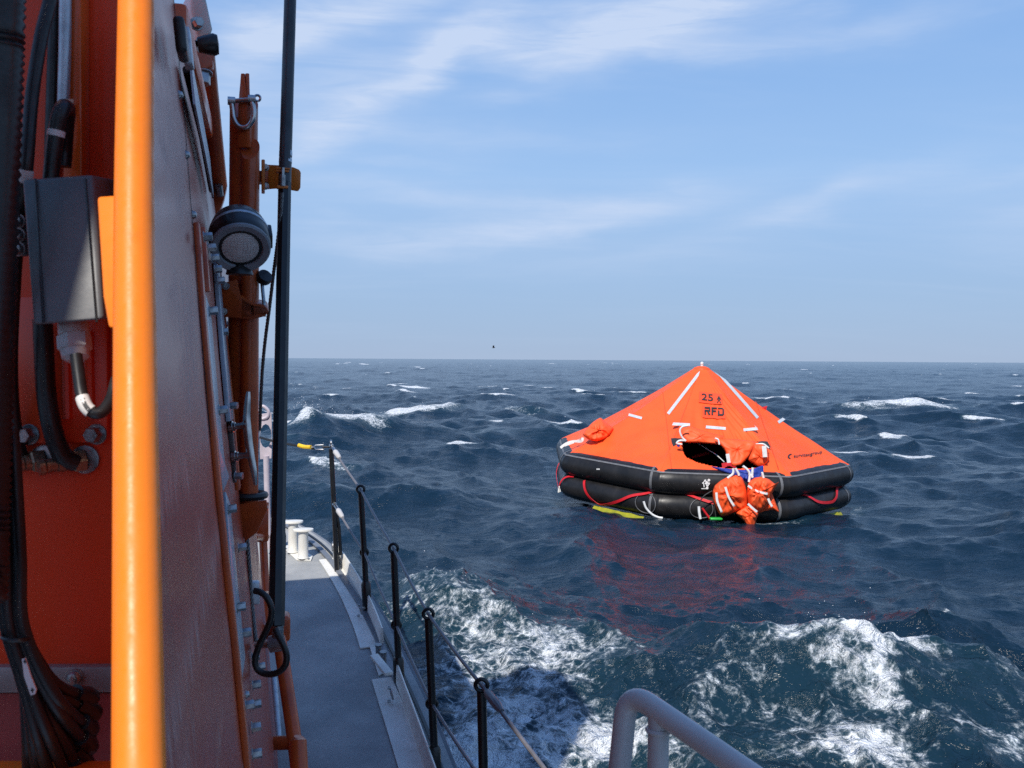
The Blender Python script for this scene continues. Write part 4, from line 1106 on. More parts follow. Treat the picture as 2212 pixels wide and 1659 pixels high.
vstrip([(466, 560), (478, 700), (492, 860), (508, 1060)], .06, .012, M_RUST, 'wall_flange')
for x, y in ((452, 672), (473, 886), (492, 1100), (511, 1312), (529, 1524)):
    wbolt(x, y, BIG, 'hex_bolt', .008)
for x, y in ((514, 1183), (522, 1368), (545, 1480), (543, 1420), (545, 1522), (543, 1572), (544, 1630), (476, 717), (488, 700), (558, 1440)):
    wbolt(x, y, BIG, 'hex_bolt', .004, sc=1.15)
for i, (x, y) in enumerate(((439, 512), (448, 535), (456, 558), (463, 582), (470, 606))):
    wbolt(x, y, BIG, 'hex_bolt', .02, sc=.95)
vstrip([(424, 490), (434, 630)], .03, .016, M_RUST, 'bolt_plate')

# ---- gas strut, latch and white fairing near the roof
# white fairing
P = [at(414, -30, 2.5), at(440, -30, 2.5), at(460, 62, 2.5), at(455, 76, 2.5), at(428, 84, 2.5), at(413, 20, 2.5)]
mb = MB(); mb.prism(P, FW * .12 - RT_ * .03); mb.build('white_fairing', M_WP, boat, .008, 3)
put('hex_bolt', BIG, basis(at(424, 52, 2.48), -FW + RT_ * .4), boat)
mb = MB(); mb.box(wpx(392, 86, .03), FW * .03, WN * .008, WU * .026); mb.build('rubber_latch', M_BLK, boat, .006, 3)
mb = MB(); mb.box(wpx(405, 105, .03), FW * .02, WN * .007, WU * .03); mb.build('latch_plate', M_GALV, boat, .003)
mb = MB(); mb.tube([at(413, 92, 2.35), at(430, 97, 2.38)], .008, 10); mb.lathe([(.010, 0), (.018, .004), (.026, .04), (.022, .05), (0, .052)], basis(at(424, 97, 2.37), RT_ + UP * .1), 14); mb.build('latch_knob', M_BLKP, boat)
mb = MB(); mb.tube([wpx(402, 150, .012), wpx(437, 300, .012), wpx(457, 412, .012)], .007, 8); mb.build('black_gasket', M_BLK, boat)
mb = MB(); mb.strip([wpx(412, 170, .02), wpx(436, 290, .02), wpx(454, 385, .02)], WN, .10, .004); mb.build('hatch_pane', M_GALV, boat)
YS = 2.75
mb = MB(); a, b = at(440, 118, YS), at(474, 402, YS + .35); t = (b - a).normalized(); sx = RT_; sy = t.cross(sx).normalized()
mb.tube([a - t * .02, a, b, b + t * .01], [.012, .030, .024, .015], 14); st_ = mb.build('support_strut', M_RUST, boat)
mb = MB(); mb.prism([at(418, 108, YS - .06), at(424, 100, YS - .06), at(460, 128, YS - .03), at(460, 142, YS - .03), at(440, 150, YS - .05), at(420, 140, YS - .06)], FW * .05); mb.build('strut_bracket', M_RUST, boat, .003)
put('hex_bolt', BIG, basis(at(441, 158, YS - .03), -UP * .9 - FW * .3) @ Matrix.Scale(1.35, 4), st_)
mb = MB(); mb.tube([at(472, 400, YS + .3), at(475, 422, YS + .32)], .012, 10); mb.build('strut_end', M_STEEL, st_)
mb = MB(); mb.prism([at(460, 405, YS + .35), at(490, 402, YS + .35), at(484, 430, YS + .35), at(470, 470, YS + .33), at(458, 450, YS + .33)], FW * .04); mb.build('strut_foot', M_RUST, boat, .003)

# ---- crane post
cp_ = empty('crane_post', at(535, 1090, 2.7), parent=boat); cp_['label'] = 'orange steel post with pointed lifting eye'
YP = 2.7
mb = MB(); a, b = at(527, 232, YP), at(520, 1085, YP + 0.01286)
mb.tube([a + Vector((0, 0, 0.00000)), b], 0.03729, 26)
for i in range(26):   # slanted head
    v = mb.v[i]; mb.v[i] = v + UP * (0.03537 * ((v - a).y / 0.03729))
mb.build('main_tube', M_RUST, cp_)
mb = MB(); a, b = at(541, 322, YP - 0.03858), at(538, 1088, YP - 0.03215)
mb.tube([a, b], 0.02379, 24)
for i in range(24):
    v = mb.v[i]; mb.v[i] = v + UP * (0.03215 * ((v - a).y / 0.02379))
mb.build('front_tube', M_RUST, cp_)
mb = MB(); mb.prism([at(520, 158, YP - 0.05144), at(528, 158, YP - 0.05144), at(535, 230, YP - 0.05787), at(536, 318, YP - 0.05787), at(512, 318, YP - 0.05144), at(514, 230, YP - 0.05144)], FW * 0.01157 + RT_ * 0.00257); mb.build('lifting_eye', M_RUST, cp_, 0.00257)
mb = MB(); mb.prism([at(531, 158, YP - 0.05466), at(535, 318, YP - 0.05466), at(530, 318, YP + 0.06430), at(526, 160, YP + 0.03215)], RT_ * 0.00900); mb.build('eye_web', M_RUST, cp_, 0.00193)
mb = MB(); c = at(524, 1098, YP); mb.prism([at(505, 1092, YP - 0.07716), at(576, 1080, YP - 0.07716), at(578, 1100, YP - 0.07716), at(556, 1150, YP - 0.07716), at(530, 1170, YP - 0.07716), at(522, 1150, YP - 0.07716)], FW * 0.01286); mb.build('foot_gusset', M_RUST, cp_, 0.00257)
mb = MB(); mb.lathe([(0.05466, 0), (0.05466, 0.01286), (0, 0.01286)], basis(at(533, 1096, YP), UP), 28); mb.build('foot_flange', M_RUST, cp_, 0.00193)
mb = MB(); mb.torus(basis(at(536, 1070, YP - 0.01286), UP), 0.04372, 0.01029, 24, 8); mb.build('rubber_collar', M_BLK, cp_)
# clamp shelf around the post
Yc = YP - 0.07716
mb = MB(); mb.prism([at(476, 612, Yc), at(512, 604, Yc), at(520, 640, Yc), at(540, 655, Yc), at(562, 656, Yc), at(576, 663, Yc), at(580, 672, Yc), at(572, 683, Yc), at(545, 690, Yc), at(480, 684, Yc)], FW * 0.00772); mb.build('clamp_plate', M_RUST, cp_, 0.00193)
mb = MB(); mb.prism([at(520, 640, Yc), at(545, 656, Yc), at(575, 662, Yc), at(581, 672, Yc), at(574, 682, Yc), at(540, 688, Yc), at(518, 690, Yc)], FW * 0.06430 + UP * 0.01929); mb.build('clamp_shelf', M_RUST, cp_, 0.00386)
mb = MB(); mb.lathe([(0.00000, 0), (0.01929, 0), (0.02186, 0.00772), (0.01929, 0.01929), (0, 0.02058)], basis(at(567, 604, YP - 0.03215), RT_ * 0.25720 - FW * 0.45010 + UP * 0.32150), 18); mb.build('clamp_knob', M_BLKP, cp_)
mb = MB(); mb.tube([at(566, 612, YP - 0.03858), at(571, 664, YP - 0.06430), at(571, 684, YP - 0.06430)], 0.00482, 10); mb.build('clamp_pin', M_STEEL, cp_)
for x, y in ((483, 673), (488, 618)): put('hex_bolt', BIG, basis(at(x, y, Yc - 0.00129), -FW) @ Matrix.Scale(0.57870, 4), cp_)
# shackle in the lifting eye: hangs free
Ysh = YP - 0.06430
shk = empty('bow_shackle', at(525, 278, Ysh), 'steel bow shackle hanging from the pointed lifting eye', 'shackle')
pts = [(500, 216), (502, 235), (505, 255), (513, 270), (525, 276), (537, 272), (546, 258), (548, 238), (543, 216)]
mb = MB(); mb.tube(smooth_path([at(x, y, Ysh) for x, y in pts], 5), 0.00739, 12); mb.build('bow', M_POL, shk)
mb = MB(); mb.tube([at(497, 219, Ysh), at(552, 214, Ysh)], 0.00643, 12)
for x, y in ((500, 218), (544, 214)): mb.lathe([(0, -0.00964), (0.01093, -0.00964), (0.01093, 0.00964), (0, 0.00964)], basis(at(x, y, Ysh), RT_), 14)
mb.build('pin', M_POL, shk)
mb = MB(); mb.torus(basis(at(556, 212, Ysh), FW), 0.00772, 0.00354, 14, 6); mb.build('pin_eye', M_POL, shk)

# ---- searchlight
YL = 2.35
Lc = at(517, 512, YL); ax = (Vector((0.26, -0.72, -0.68))).normalized()
sp = empty('searchlight', Lc, 'round black searchlight with ribbed glass, pointing down from the post', 'searchlight')
Mx = basis(Lc, ax)
mb = MB(); mb.lathe([(0, -0.08038), (0.02251, -0.07845), (0.04501, -0.06752), (0.06044, -0.04630), (0.06816, -0.01929), (0.06944, -0.01029)], Mx, 40)
mb.lathe([(0.06944, -0.00257), (0.07009, 0.01929), (0.07009, 0.03729), (0.06687, 0.04244), (0.05787, 0.04372)], Mx, 40); mb.build('housing', M_BLKP, sp)
mb = MB(); mb.lathe([(0.06687, -0.01157), (0.07041, -0.01029), (0.07041, -0.00257), (0.06687, -0.00129)], Mx, 40); mb.build('grey_band', M_GALV, sp)
mb = MB(); mb.lathe([(0.06816, 0.03858), (0.06880, 0.04630), (0.06430, 0.05015), (0.05144, 0.04887), (0.04887, 0.04244)], Mx, 40); mb.build('rim', pm('grey_rim', (0.20, 0.21, 0.23), (0.26, 0.27, 0.29), 20, 0.4), sp)
mb = MB(); mb.lathe([(0.05144, 0.03987), (0.03858, 0.04501), (0.01929, 0.04822), (0, 0.04951)], Mx, 32); mb.build('lens', M_LENS, sp)
x_, y_, z_ = frame_of(ax)
for dr, L in ((x_, y_), (y_, x_)):
    for q in range(-6, 7):
        o = q * 0.00739; hl = math.sqrt(max(0, 0.04887 ** 2 - o * o)); mb = MB()
        P = [Lc + dr * o + L * t + ax * (0.04083 + 0.00868 * (1 - (o * o + t * t) / 0.00265)) for t in np.linspace(-hl, hl, 9)]
        mb.tube(P, 0.00039, 5, True); mb.build('lens_rib', M_LENS, sp)
mb = MB(); mb.box(Lc + RT_ * 0.06752 - ax * 0.00643, RT_ * 0.00772, ax * 0.02251, ax.cross(RT_).normalized() * 0.01929); mb.build('side_lug', M_BLKP, sp, 0.00257)
mb = MB(); mb.tube([Lc - ax * 0.06430, Lc - ax * 0.09002 + FW * 0.01286, at(520, 545, YP - 0.06430)], 0.01157, 10); mb.lathe([(0, 0), (0.03215, 0), (0.02893, 0.01286), (0.01286, 0.03215), (0, 0.03215)], basis(Lc - UP * 0.08681 + FW * 0.01929, UP), 20); mb.build('bracket', M_BLKP, sp)

# ---- cleat on the wall
cl_ = empty('cleat', wpx(498, 960), 'long polished steel cleat with two feet on the deckhouse wall', 'cleat')
Yk = 2.34
mb = MB(); mb.prism([at(483, 860, Yk), at(493, 860, Yk), at(501, 915, Yk), at(509, 985, Yk), at(511, 1043, Yk), at(499, 1043, Yk), at(490, 960, Yk)], FW * 0.03500); mb.build('base_plate', pm('bare_plate', (0.16, 0.14, 0.14), (0.10, 0.09, 0.09), 30, 0.4, metal=0.6), cl_, 0.00210)
for y, xa, xb in ((921, 496, 533), (985, 502, 541)):
    a, b = at(xa, y + 2, Yk - 0.00350), at(xb, y - 3, Yk - 0.00350); d = (b - a).normalized()
    mb = MB(); mb.tube([a, a + d * 0.00840, a + d * 0.00910, a + d * 0.01400, a + d * 0.01470, b - d * 0.01400, b], [0.01400, 0.01400, 0.01050, 0.01050, 0.00770, 0.00700, 0.01120], 14); mb.build('foot', M_POL, cl_)
mb = MB(); mb.tube(smooth_path([at(x, y, Yk - 0.00350) for x, y in ((536.5, 846), (535, 868), (533, 900), (534, 922), (538, 960), (543, 990), (549, 1020), (552, 1048))], 4), [0.00210 + 0.00770 * math.sin(math.pi * min(1, max(0, (i + 2) / 32))) ** 0.7 for i in range(29)], 12); mb.build('horn', M_POL, cl_)
for x, y in ((497, 876), (508, 1028)): put('hex_bolt', BIG, basis(at(x, y, Yk - 0.00280), RT_ * 0.63000 - FW * 0.21000) @ Matrix.Scale(0.7, 4), cl_)

# ------------------------------------------------------------------ loose gear forward
# tall black pole held by a clamp
Yp = 2.66
def ypole(y): return 2.80 - .48 * y / 1352
pole = empty('black_pole', at(600, 1370, Yp), 'tall black pole standing beside the orange post, its upper half grey and scuffed', 'pole')
a, b, c = at(631, -140, ypole(-140)), at(615, 395, ypole(395)), at(597, 1352, ypole(1352))
mb = MB(); mb.tube([a, b], .0168, 18); mb.build('upper_tube', M_CARB, pole)
t = (c - b).normalized()
mb = MB(); mb.tube([b - t * .0, b + t * .6, c - t * .22, c - t * .21, c], [.0174, .0176, .0176, .0196, .0196], 8); mb.build('lower_tube', M_BLKP, pole, sharp=30)
mb = MB(); mb.tube([at(617.3, 327, ypole(327)), at(616.9, 338, ypole(338))], .0174, 18); mb.tube([at(616.7, 343, ypole(343)), at(616.4, 352, ypole(352))], .0174, 18); mb.build('grey_tape', M_GALV, pole)
mb = MB(); mb.tube([at(583, 1392, 2.32), at(612, 1387, 2.32)], .0198, 16); mb.tube([at(600, 1350, 2.32), at(600, 1376, 2.32)], .014, 12); mb.tube([at(556, 1394, 2.40), at(584, 1391, 2.32)], .009, 10); mb.build('swivel_joint', M_STEEL, pole)
# clamp plate
kl = empty('pole_clamp', at(605, 384, Yp), 'orange clamp plate gripping the black pole', 'clamp')
Yq = Yp + 0.07315
mb = MB(); mb.prism([at(571, 355, Yq), at(612, 357, Yq), at(634, 361, Yq), at(646, 366, Yq), at(650, 372, Yq), at(649, 405, Yq), at(644, 413, Yq), at(632, 411, Yq), at(612, 406, Yq), at(571, 409, Yq)], FW * 0.00616); mb.build('plate', pm('clamp_orange', (0.72, 0.19, 0.015), (0.62, 0.15, 0.012), 8, 0.4), kl, 0.00231)
mb = MB(); mb.box(at(568.5, 382, Yq - 0.01540), RT_ * 0.00462, FW * 0.03850, UP * 0.04004); mb.build('hinge_plate', MATS['clamp_orange'], kl, 0.00231)
for y in (362, 402): put('hex_bolt', BIG, basis(at(573, y, Yq - 0.00924), -FW) @ Matrix.Scale(0.61600, 4), kl)
mb = MB(); mb.box(at(611, 366, Yp - 0.00000), RT_ * 0.01848, FW * 0.01540, UP * 0.00231); mb.box(at(610, 371, Yp), RT_ * 0.01694, FW * 0.01386, UP * 0.00308); mb.build('jaw', MATS['clamp_orange'], kl, 0.00154)
mb = MB(); mb.tube([at(611, 362, Yp - 0.02156), at(610, 404, Yp - 0.02156)], 0.00462, 8)
for i in range(12): mb.torus(basis(at(610.6, 379 + i * 2.0, Yp - 0.02156), UP), 0.00655, 0.00169, 10, 5)
mb.build('spring_bolt', M_STEEL, kl)
mb = MB(); mb.box(at(610, 405, Yp - 0.01540), RT_ * 0.01463, FW * 0.01078, UP * 0.00385); mb.build('lower_jaw', MATS['clamp_orange'], kl, 0.00154)
mb = MB(); mb.box(at(566, 384, Yq - 0.00000), RT_ * 0.01694, FW * 0.02310, UP * 0.01540); mb.build('clamp_arm', M_RUST, kl, 0.00231)

def twisted(pts, r, name, mat, label, cat):
    """wire rope: six strands laid round a core"""
    P = smooth_path(pts, 24); mb = MB(); acc_ = 0; fr = None
    L = [0]
    for a_, b_ in zip(P, P[1:]): L.append(L[-1] + (b_ - a_).length)
    x, y, _ = frame_of((P[1] - P[0]))
    fr = []
    for i in range(len(P)):
        tt = (P[min(i + 1, len(P) - 1)] - P[max(0, i - 1)]).normalized(); x = (x - tt * x.dot(tt)).normalized(); fr.append((x.copy(), tt.cross(x)))
    for s in range(4):
        mb.tube([P[i] + (fr[i][0] * math.cos(L[i] * 2 * math.pi / (r * 9) + s * math.pi / 2) + fr[i][1] * math.sin(L[i] * 2 * math.pi / (r * 9) + s * math.pi / 2)) * r * .55 for i in range(len(P))], r * .55, 5)
    o = mb.build(name, mat, None, sharp=80); tag(o, label, cat); return o
def dense(pts, step):
    P = smooth_path(pts, 30); out = [P[0]]
    for p in P:
        if (p - out[-1]).length > step: out.append(p)
    return out + [P[-1]]
w_pts = [at(x, y, Yp - .045 + dY) for x, y, dY in ((609, 416, 0), (606, 470, 0), (600, 520, .01), (591, 590, .1), (580, 680, .16), (570, 760, .22), (564, 850, .26), (561, 930, .3))]
twisted(w_pts, .0048, 'wire_rope', M_WIRE, 'thin wire rope running down from the clamp on the black pole', 'wire rope')
mb = MB()
twisted([at(531, 1138, 2.74), at(537, 1200, 2.70), at(544, 1300, 2.66), at(553, 1385, 2.60)], .0056, 'wire_rope', M_WIRE, 'short wire rope hanging on the orange wall above the cable loop', 'wire rope')
lp = [(550, 1276), (562, 1279), (574, 1288), (583, 1303), (587, 1320), (584, 1340), (576, 1360), (566, 1380), (557, 1402), (551, 1425), (555, 1444), (568, 1454), (587, 1456), (605, 1450), (617, 1435), (619, 1416), (613, 1395), (603, 1376), (595, 1358)]
mb = MB(); mb.tube(smooth_path([at(x, y, 2.24 - .01 * math.sin(i * .5)) for i, (x, y) in enumerate(lp)], 5), .0074, 10)
o = mb.build('cable_loop', M_BLK, None, sharp=80); tag(o, 'black cable loop hanging at the foot of the black pole', 'cable')

# ---- grab rails along the deckhouse foot
def rail_unit(name, tubes, mats):
    e = empty(name, tubes[0][0][0], parent=boat)
    for (P, r, nm) in tubes:
        mb = MB(); mb.tube(P, r, 16); mb.build(nm, mats, e)
    return e
rail_unit('grab_rail', [(smooth_path([at(598, 1345, 3.80), at(606, 1395, 3.72), at(620, 1490, 3.55), at(636, 1600, 3.40), at(652, 1730, 3.25)], 6), .0255, 'rail_tube'),
                        ([at(548, 1606, 3.45), at(634, 1604, 3.40)], .024, 'standoff'), ([at(545, 1375, 3.9), at(602, 1356, 3.78)], .028, 'standoff')], M_RUST)
mb = MB(); P = at(613, 1353, 3.80); mb.box(P, RT_ * .024, FW * .05, UP * .05); mb.build('rail_end_pad', M_RUST, boat, .016, 4)
mb = MB(); mb.tube([at(646, 1592, 2.35), at(644, 1600, 2.35), at(648, 1700, 2.3), at(655, 1800, 2.25)], [.012, .020, .021, .021], 18); mb.build('rail_tube', M_RUST, boat)
mb = MB(); mb.tube([at(572, 1085, 5.0), at(568, 1160, 5.0), at(573, 1260, 4.9), at(580, 1350, 4.8)], .020, 14); mb.build('fore_rail_tube', M_RUST, boat)
mb = MB(); mb.tube([at(548, 1161, 4.6), at(574, 1160, 5.0)], .019, 12); mb.tube([at(548, 1288, 4.3), at(577, 1284, 4.8)], .017, 12); mb.build('standoff', M_RUST, boat)
mb = MB(); mb.box(at(562, 1130, 4.9), RT_ * .04, FW * .06, UP * .085); mb.build('orange_locker', M_RUST, boat, .01)
mb = MB(); mb.prism([at(560, 1660, 3.75), at(572, 1470, 4.0), at(582, 1460, 4.02), at(600, 1660, 3.75), at(600, 1800, 3.6), at(556, 1800, 3.6)], -FW * -.03); mb.build('rubbing_strake', M_GUN, boat, .003)
mb = MB(); mb.tube([at(589, 1452, 4.0), at(598, 1560, 3.85), at(610, 1700, 3.7)], .016, 14); mb.build('hand_tube', M_GALV, boat)
mb = MB(); mb.box(at(545, 1280, 2.72), RT_ * .02, FW * .015, UP * .032); mb.build('cable_box', M_GALV, boat, .006)


# ---- bow fitting beyond the post: pale plate with a round hole
bw = empty('bow_plate', at(575, 990, 5.9), parent=boat)
Yb2 = 5.9
mb = MB(); c = at(574, 942, Yb2); n = 28
outer = [at(x, y, Yb2) for x, y in ((562, 895), (574, 893), (586, 891), (587, 917), (587, 942), (587, 970), (586, 990), (574, 991), (562, 992), (561, 970), (561, 942), (561, 917))]
hole = [c + RT_ * .034 * math.cos(R(120 - 30 * i)) + UP * .072 * math.sin(R(120 - 30 * i)) for i in range(12)]
vs = [p + FW * z for z in (0, .03) for p in outer + hole]; fs = []
for i in range(12):
    j = (i + 1) % 12
    fs += [(i, j, 12 + j, 12 + i), (24 + j, 24 + i, 36 + i, 36 + j), (i, 24 + i, 24 + j, j), (12 + i, 12 + j, 36 + j, 36 + i)]
mb.add(vs, fs); mb.build('plate', pm('pale_mauve_paint', (.52, .46, .50), (.42, .37, .41), 12, .4), bw)
mb = MB(); mb.tube(smooth_path([at(x, y, Yb2) for x, y in ((560, 878), (570, 878), (580, 888), (578, 900), (566, 905), (560, 903))], 4), .010, 8); mb.build('bail', MATS['pale_mauve_paint'], bw)
mb = MB(); mb.tube([at(575, 985, Yb2), at(578, 1100, Yb2), at(580, 1185, Yb2)], .018, 12); mb.build('support_post', MATS['pale_mauve_paint'], bw)

# ---- safety line with yellow sleeve, hooked to the foremost stanchion
sf = empty('safety_line', at(700, 966, 5.6), 'black safety line with yellow sleeve shackled to the foremost stanchion', 'safety line')
P = [at(562, 945, 5.9), at(600, 955, 5.8), at(646, 963, 5.7), at(673, 967, 5.65)]
mb = MB(); mb.tube(smooth_path(P, 5), .0075, 8); mb.build('cord', M_BLK, sf)
mb = MB(); mb.tube(smooth_path([at(645, 962, 5.69), at(658, 965.5, 5.67), at(672, 966, 5.64)], 4), .012, 10); mb.build('yellow_sleeve', M_YSL, sf)
mb = MB(); mb.tube([at(672, 967, 5.65), at(679, 967, 5.65)], .011, 8); mb.build('thimble', M_BLK, sf)
mb = MB(); mb.tube([at(x, y, 5.64) for x, y in ((699, 961), (682, 962), (678, 966), (682, 971), (699, 971))], .005, 8); mb.tube([at(698, 956, 5.64), at(699, 975, 5.64)], .0045, 8); mb.build('shackle', M_POL, sf)
mb = MB(); mb.tube([at(697, 966, 5.64), at(714, 965, 5.63)], .006, 8); mb.build('tail', M_BLK, sf)

# ------------------------------------------------------------------ aft corner of the deckhouse, at left
bh = empty('aft_bulkhead', at(120, 1640, 1.3), parent=boat); bh['label'] = 'red painted aft bulkhead of the deckhouse'
YB_ = 1.16
def bp(x, y, d=0.0): return at(x, y, YB_ - d)
mb = MB(); mb.prism([bp(-330, -260), bp(300, -260), bp(322, 1440), bp(-330, 1440)], Vector((0, .03, 0))); mb.build('plating', M_REDP, bh)
mb = MB(); mb.prism([bp(-330, 1442, .012), bp(352, 1440, .012), bp(352, 1496, .012), bp(-330, 1500, .012)], Vector((0, .03, 0))); sx = mb.build('metal_strip', M_ALU, bh, .003)
put('dome_bolt', DOME, basis(bp(163, 1463, .012), Vector((0, -1, 0))) @ Matrix.Scale(.9, 4), sx)
mb = MB(); mb.prism([bp(-330, 1498, .004), bp(352, 1498, .004), bp(352, 1900, .004), bp(-330, 1900, .004)], Vector((0, .03, 0))); mb.build('cover_plate', M_PINK, bh)
mb = MB(); mb.prism([at(-200, 1690, 1.04), at(280, 1690, 1.04), at(280, 1760, 1.02), at(-200, 1760, 1.02)], Vector((0, .06, 0))); mb.build('lower_ledge', M_ORB, bh, .004)
mb = MB(); mb.box(bp(165, 140, .012), Vector((.011, 0, 0)), Vector((0, .012, 0)), Vector((0, 0, .20))); mb.build('stiffener', M_ORG, bh, .003)
# bolted doubler plate
mb = MB(); pl_ = [(20, 640), (232, 640), (232, 940), (224, 956), (40, 960), (20, 950)]
mb.prism([bp(x, y, .008) for x, y in pl_], Vector((0, .008, 0))); db = mb.build('doubler_plate', M_REDP, bh, .003)
for x, y in ((64, 939), (209, 938)): put('hex_bolt', BIG, basis(bp(x, y, .008), Vector((0, -1, 0))) @ Matrix.Scale(.72, 4), db)
for x in (142, 192): 
    mb = MB(); mb.tube([bp(x, 715, .01), bp(x + 4, 905, .01)], .005, 8); mb.build('plate_rib', M_REDP, db)
# added unseen panel that shades this corner (left of the view)
mb = MB(); mb.prism([EYE + Vector((-.95, y, z)) for y, z in ((-.55, -1.3), (.32, -1.3), (.32, 2.15), (-.55, 2.15))], Vector((-.04, 0, 0))); mb.build('shade_panel', M_REDP, bh)
mb = MB(); mb.prism([EYE + Vector((x, y, .98)) for x, y in ((-.38, -.20), (.04, -.20), (.04, .32), (-.38, .32))], UP * .8); mb.build('rail_shade_block', M_ORG, boat, .02)  # added block above the view, shades the pipe rail

# bright corner post
ph_ = empty('corner_handrail', at(300, 1700, .67), parent=boat); ph_['label'] = 'bright sunlit orange handrail tube at the deckhouse corner'
mb = MB(); mb.tube(smooth_path([at(294, -160, 1.00), at(294, 0, .957), at(290, 420, .86), at(292, 800, .782), at(296, 1250, .695), at(300, 1659, .625), at(303, 1900, .58)], 8), .0164, 32); mb.build('tube', M_ORB, ph_)
mb = MB(); mb.prism([at(207, 424, .885), at(272, 420, .88), at(272, 712, .815), at(232, 710, .82), at(220, 640, .835)], Vector((0, .010, 0))); mb.build('mounting_plate', M_ORB, ph_, .004, 3)

# junction box
jb = empty('junction_box', at(140, 700, 1.10), 'dark grey junction box with a pale cable gland on the red bulkhead', 'junction box')
F4 = [at(46, 388, 1.03), at(200, 377, 1.03), at(222, 690, .98), at(70, 702, .98)]
mb = MB(); mb.prism(F4, Vector((0, .10, .01))); bx_ = mb.build('box_body', M_BOX, jb, .004, 3)
for x0, x1 in ((76, 92), (185, 207)):
    mb = MB(); mb.tube([at(x0, 386, 1.0285), at(x1 + 2, 696, 0.9785)], .0012, 6); mb.build('lid_groove', M_BLKP, bx_)
mb = MB(); mb.prism([at(25, 460, 1.06), at(52, 459, 1.06), at(56, 552, 1.05), at(32, 553, 1.05)], Vector((0, .01, 0))); ea = mb.build('side_ear', M_BOX, jb, .002)
for y in (478, 508, 538): put('dome_bolt', DOME, basis(at(40, y, 1.052), Vector((0, -1, 0))) @ Matrix.Scale(.7, 4), ea)
g0, g1 = at(158, 700, 1.015), at(163, 770, 1.005); gd = (g1 - g0).normalized(); Mg = basis(g0, gd)
mb = MB(); mb.lathe([(.015, 0), (.015, .012), (.0155, .013)], Mg, 20)
mb.lathe([(.0160, .013), (.0165, .014), (.0165, .027), (.0145, .029)], Mg, 6); mb.lathe([(.0140, .029), (.0130, .036), (.008, .040), (.005, .040)], Mg, 20); mb.build('cable_gland', M_GLAND, jb, sharp=25)
def cable(pts, r, name, label, cat='cable', mat=M_BLK, extra=None):
    P = smooth_path([at(*p) for p in pts], 8); mb = MB(); mb.tube(P, r, 14)
    if extra:
        e = empty(name, P[-1], label, cat); mb.build('sheath', mat, e, sharp=80); extra(e, P); return e
    o = mb.build(name, mat, None, sharp=80); tag(o, label, cat); return o
def sleeve(e, P, i0, i1, r, nm='white_marker', mat=M_PAPER):
    mb = MB(); mb.tube(P[i0:i1 + 1], r, 14); return mb.build(nm, mat, e, sharp=80)
def ex1(e, P):
    sleeve(e, P, 18, 29, .0067)
    for i in (19, 21, 22, 23, 24, 25, 27):
        p = P[i]; vd = (EYE - p).normalized(); mb = MB(); mb.box(p + vd * .0068, (P[i + 1] - P[i]).normalized() * .0010, vd * .0006, (P[i + 1] - P[i]).normalized().cross(vd) * .0022); mb.build('marker_print', M_INK, e)
cable([(164, 766, 0.985), (170, 810, 0.980), (176, 850, 0.975), (186, 878, 0.970), (203, 892, 0.970), (222, 888, 0.975), (240, 862, 0.990), (252, 820, 1.010)], .0060, 'gland_cable', 'black cable with white marker curving out of the cable gland', extra=ex1)
cable([(118, -60, 1.070), (108, 0, 1.070), (88, 83, 1.060), (68, 217, 1.050), (56, 367, 1.040), (42, 457, 1.060), (30, 620, 1.080), (24, 780, 1.110), (30, 900, 1.130), (48, 985, 1.150), (80, 1002, 1.160)], .0072, 'bent_cable', 'black cable with white ferrule running down the left of the junction box',
      extra=lambda e, P: sleeve(e, P, 32, 34, .0080, 'white_ferrule'))
cable([(121, -60, 1.150), (120, 0, 1.150), (114, 200, 1.150), (108, 390, 1.150)], .0075, 'straight_cable', 'straight black cable beside the grey conduit behind the junction box')
cable([(109, 390, 1.060), (114, 340, 1.060), (122, 282, 1.060), (130, 246, 1.060), (139, 231, 1.070), (146, 240, 1.090), (143, 270, 1.100), (140, 320, 1.110), (137, 360, 1.110)], .0085, 'hooked_cable', 'hook shaped black cable with white ferrule above the junction box',
      extra=lambda e, P: sleeve(e, P, 14, 16, .0092, 'white_ferrule'))
cable([(92, 690, 1.130), (95, 760, 1.130), (100, 850, 1.130), (114, 930, 1.130), (136, 985, 1.140), (165, 1000, 1.150)], .0110, 'curved_cable', 'black cable curving down to the right hose fitting under the junction box')
# conduit
mb = MB(); mb.tube([bp(143, -150, .03), bp(140, 110, .03), bp(137, 225, .03)], .0068, 14); o = mb.build('grey_conduit', M_GALV, None); tag(o, 'thin galvanised conduit on the red bulkhead above the junction box', 'conduit')
mb = MB(); mb.prism([bp(129, 214, .04), bp(158, 214, .04), bp(158, 292, .04), bp(150, 292, .04), bp(150, 240, .04), bp(129, 228, .04)], Vector((0, .002, 0))); mb.build('small_sticker', pm('sticker', (.70, .42, .30), (.62, .36, .26), 20, .5), bh)
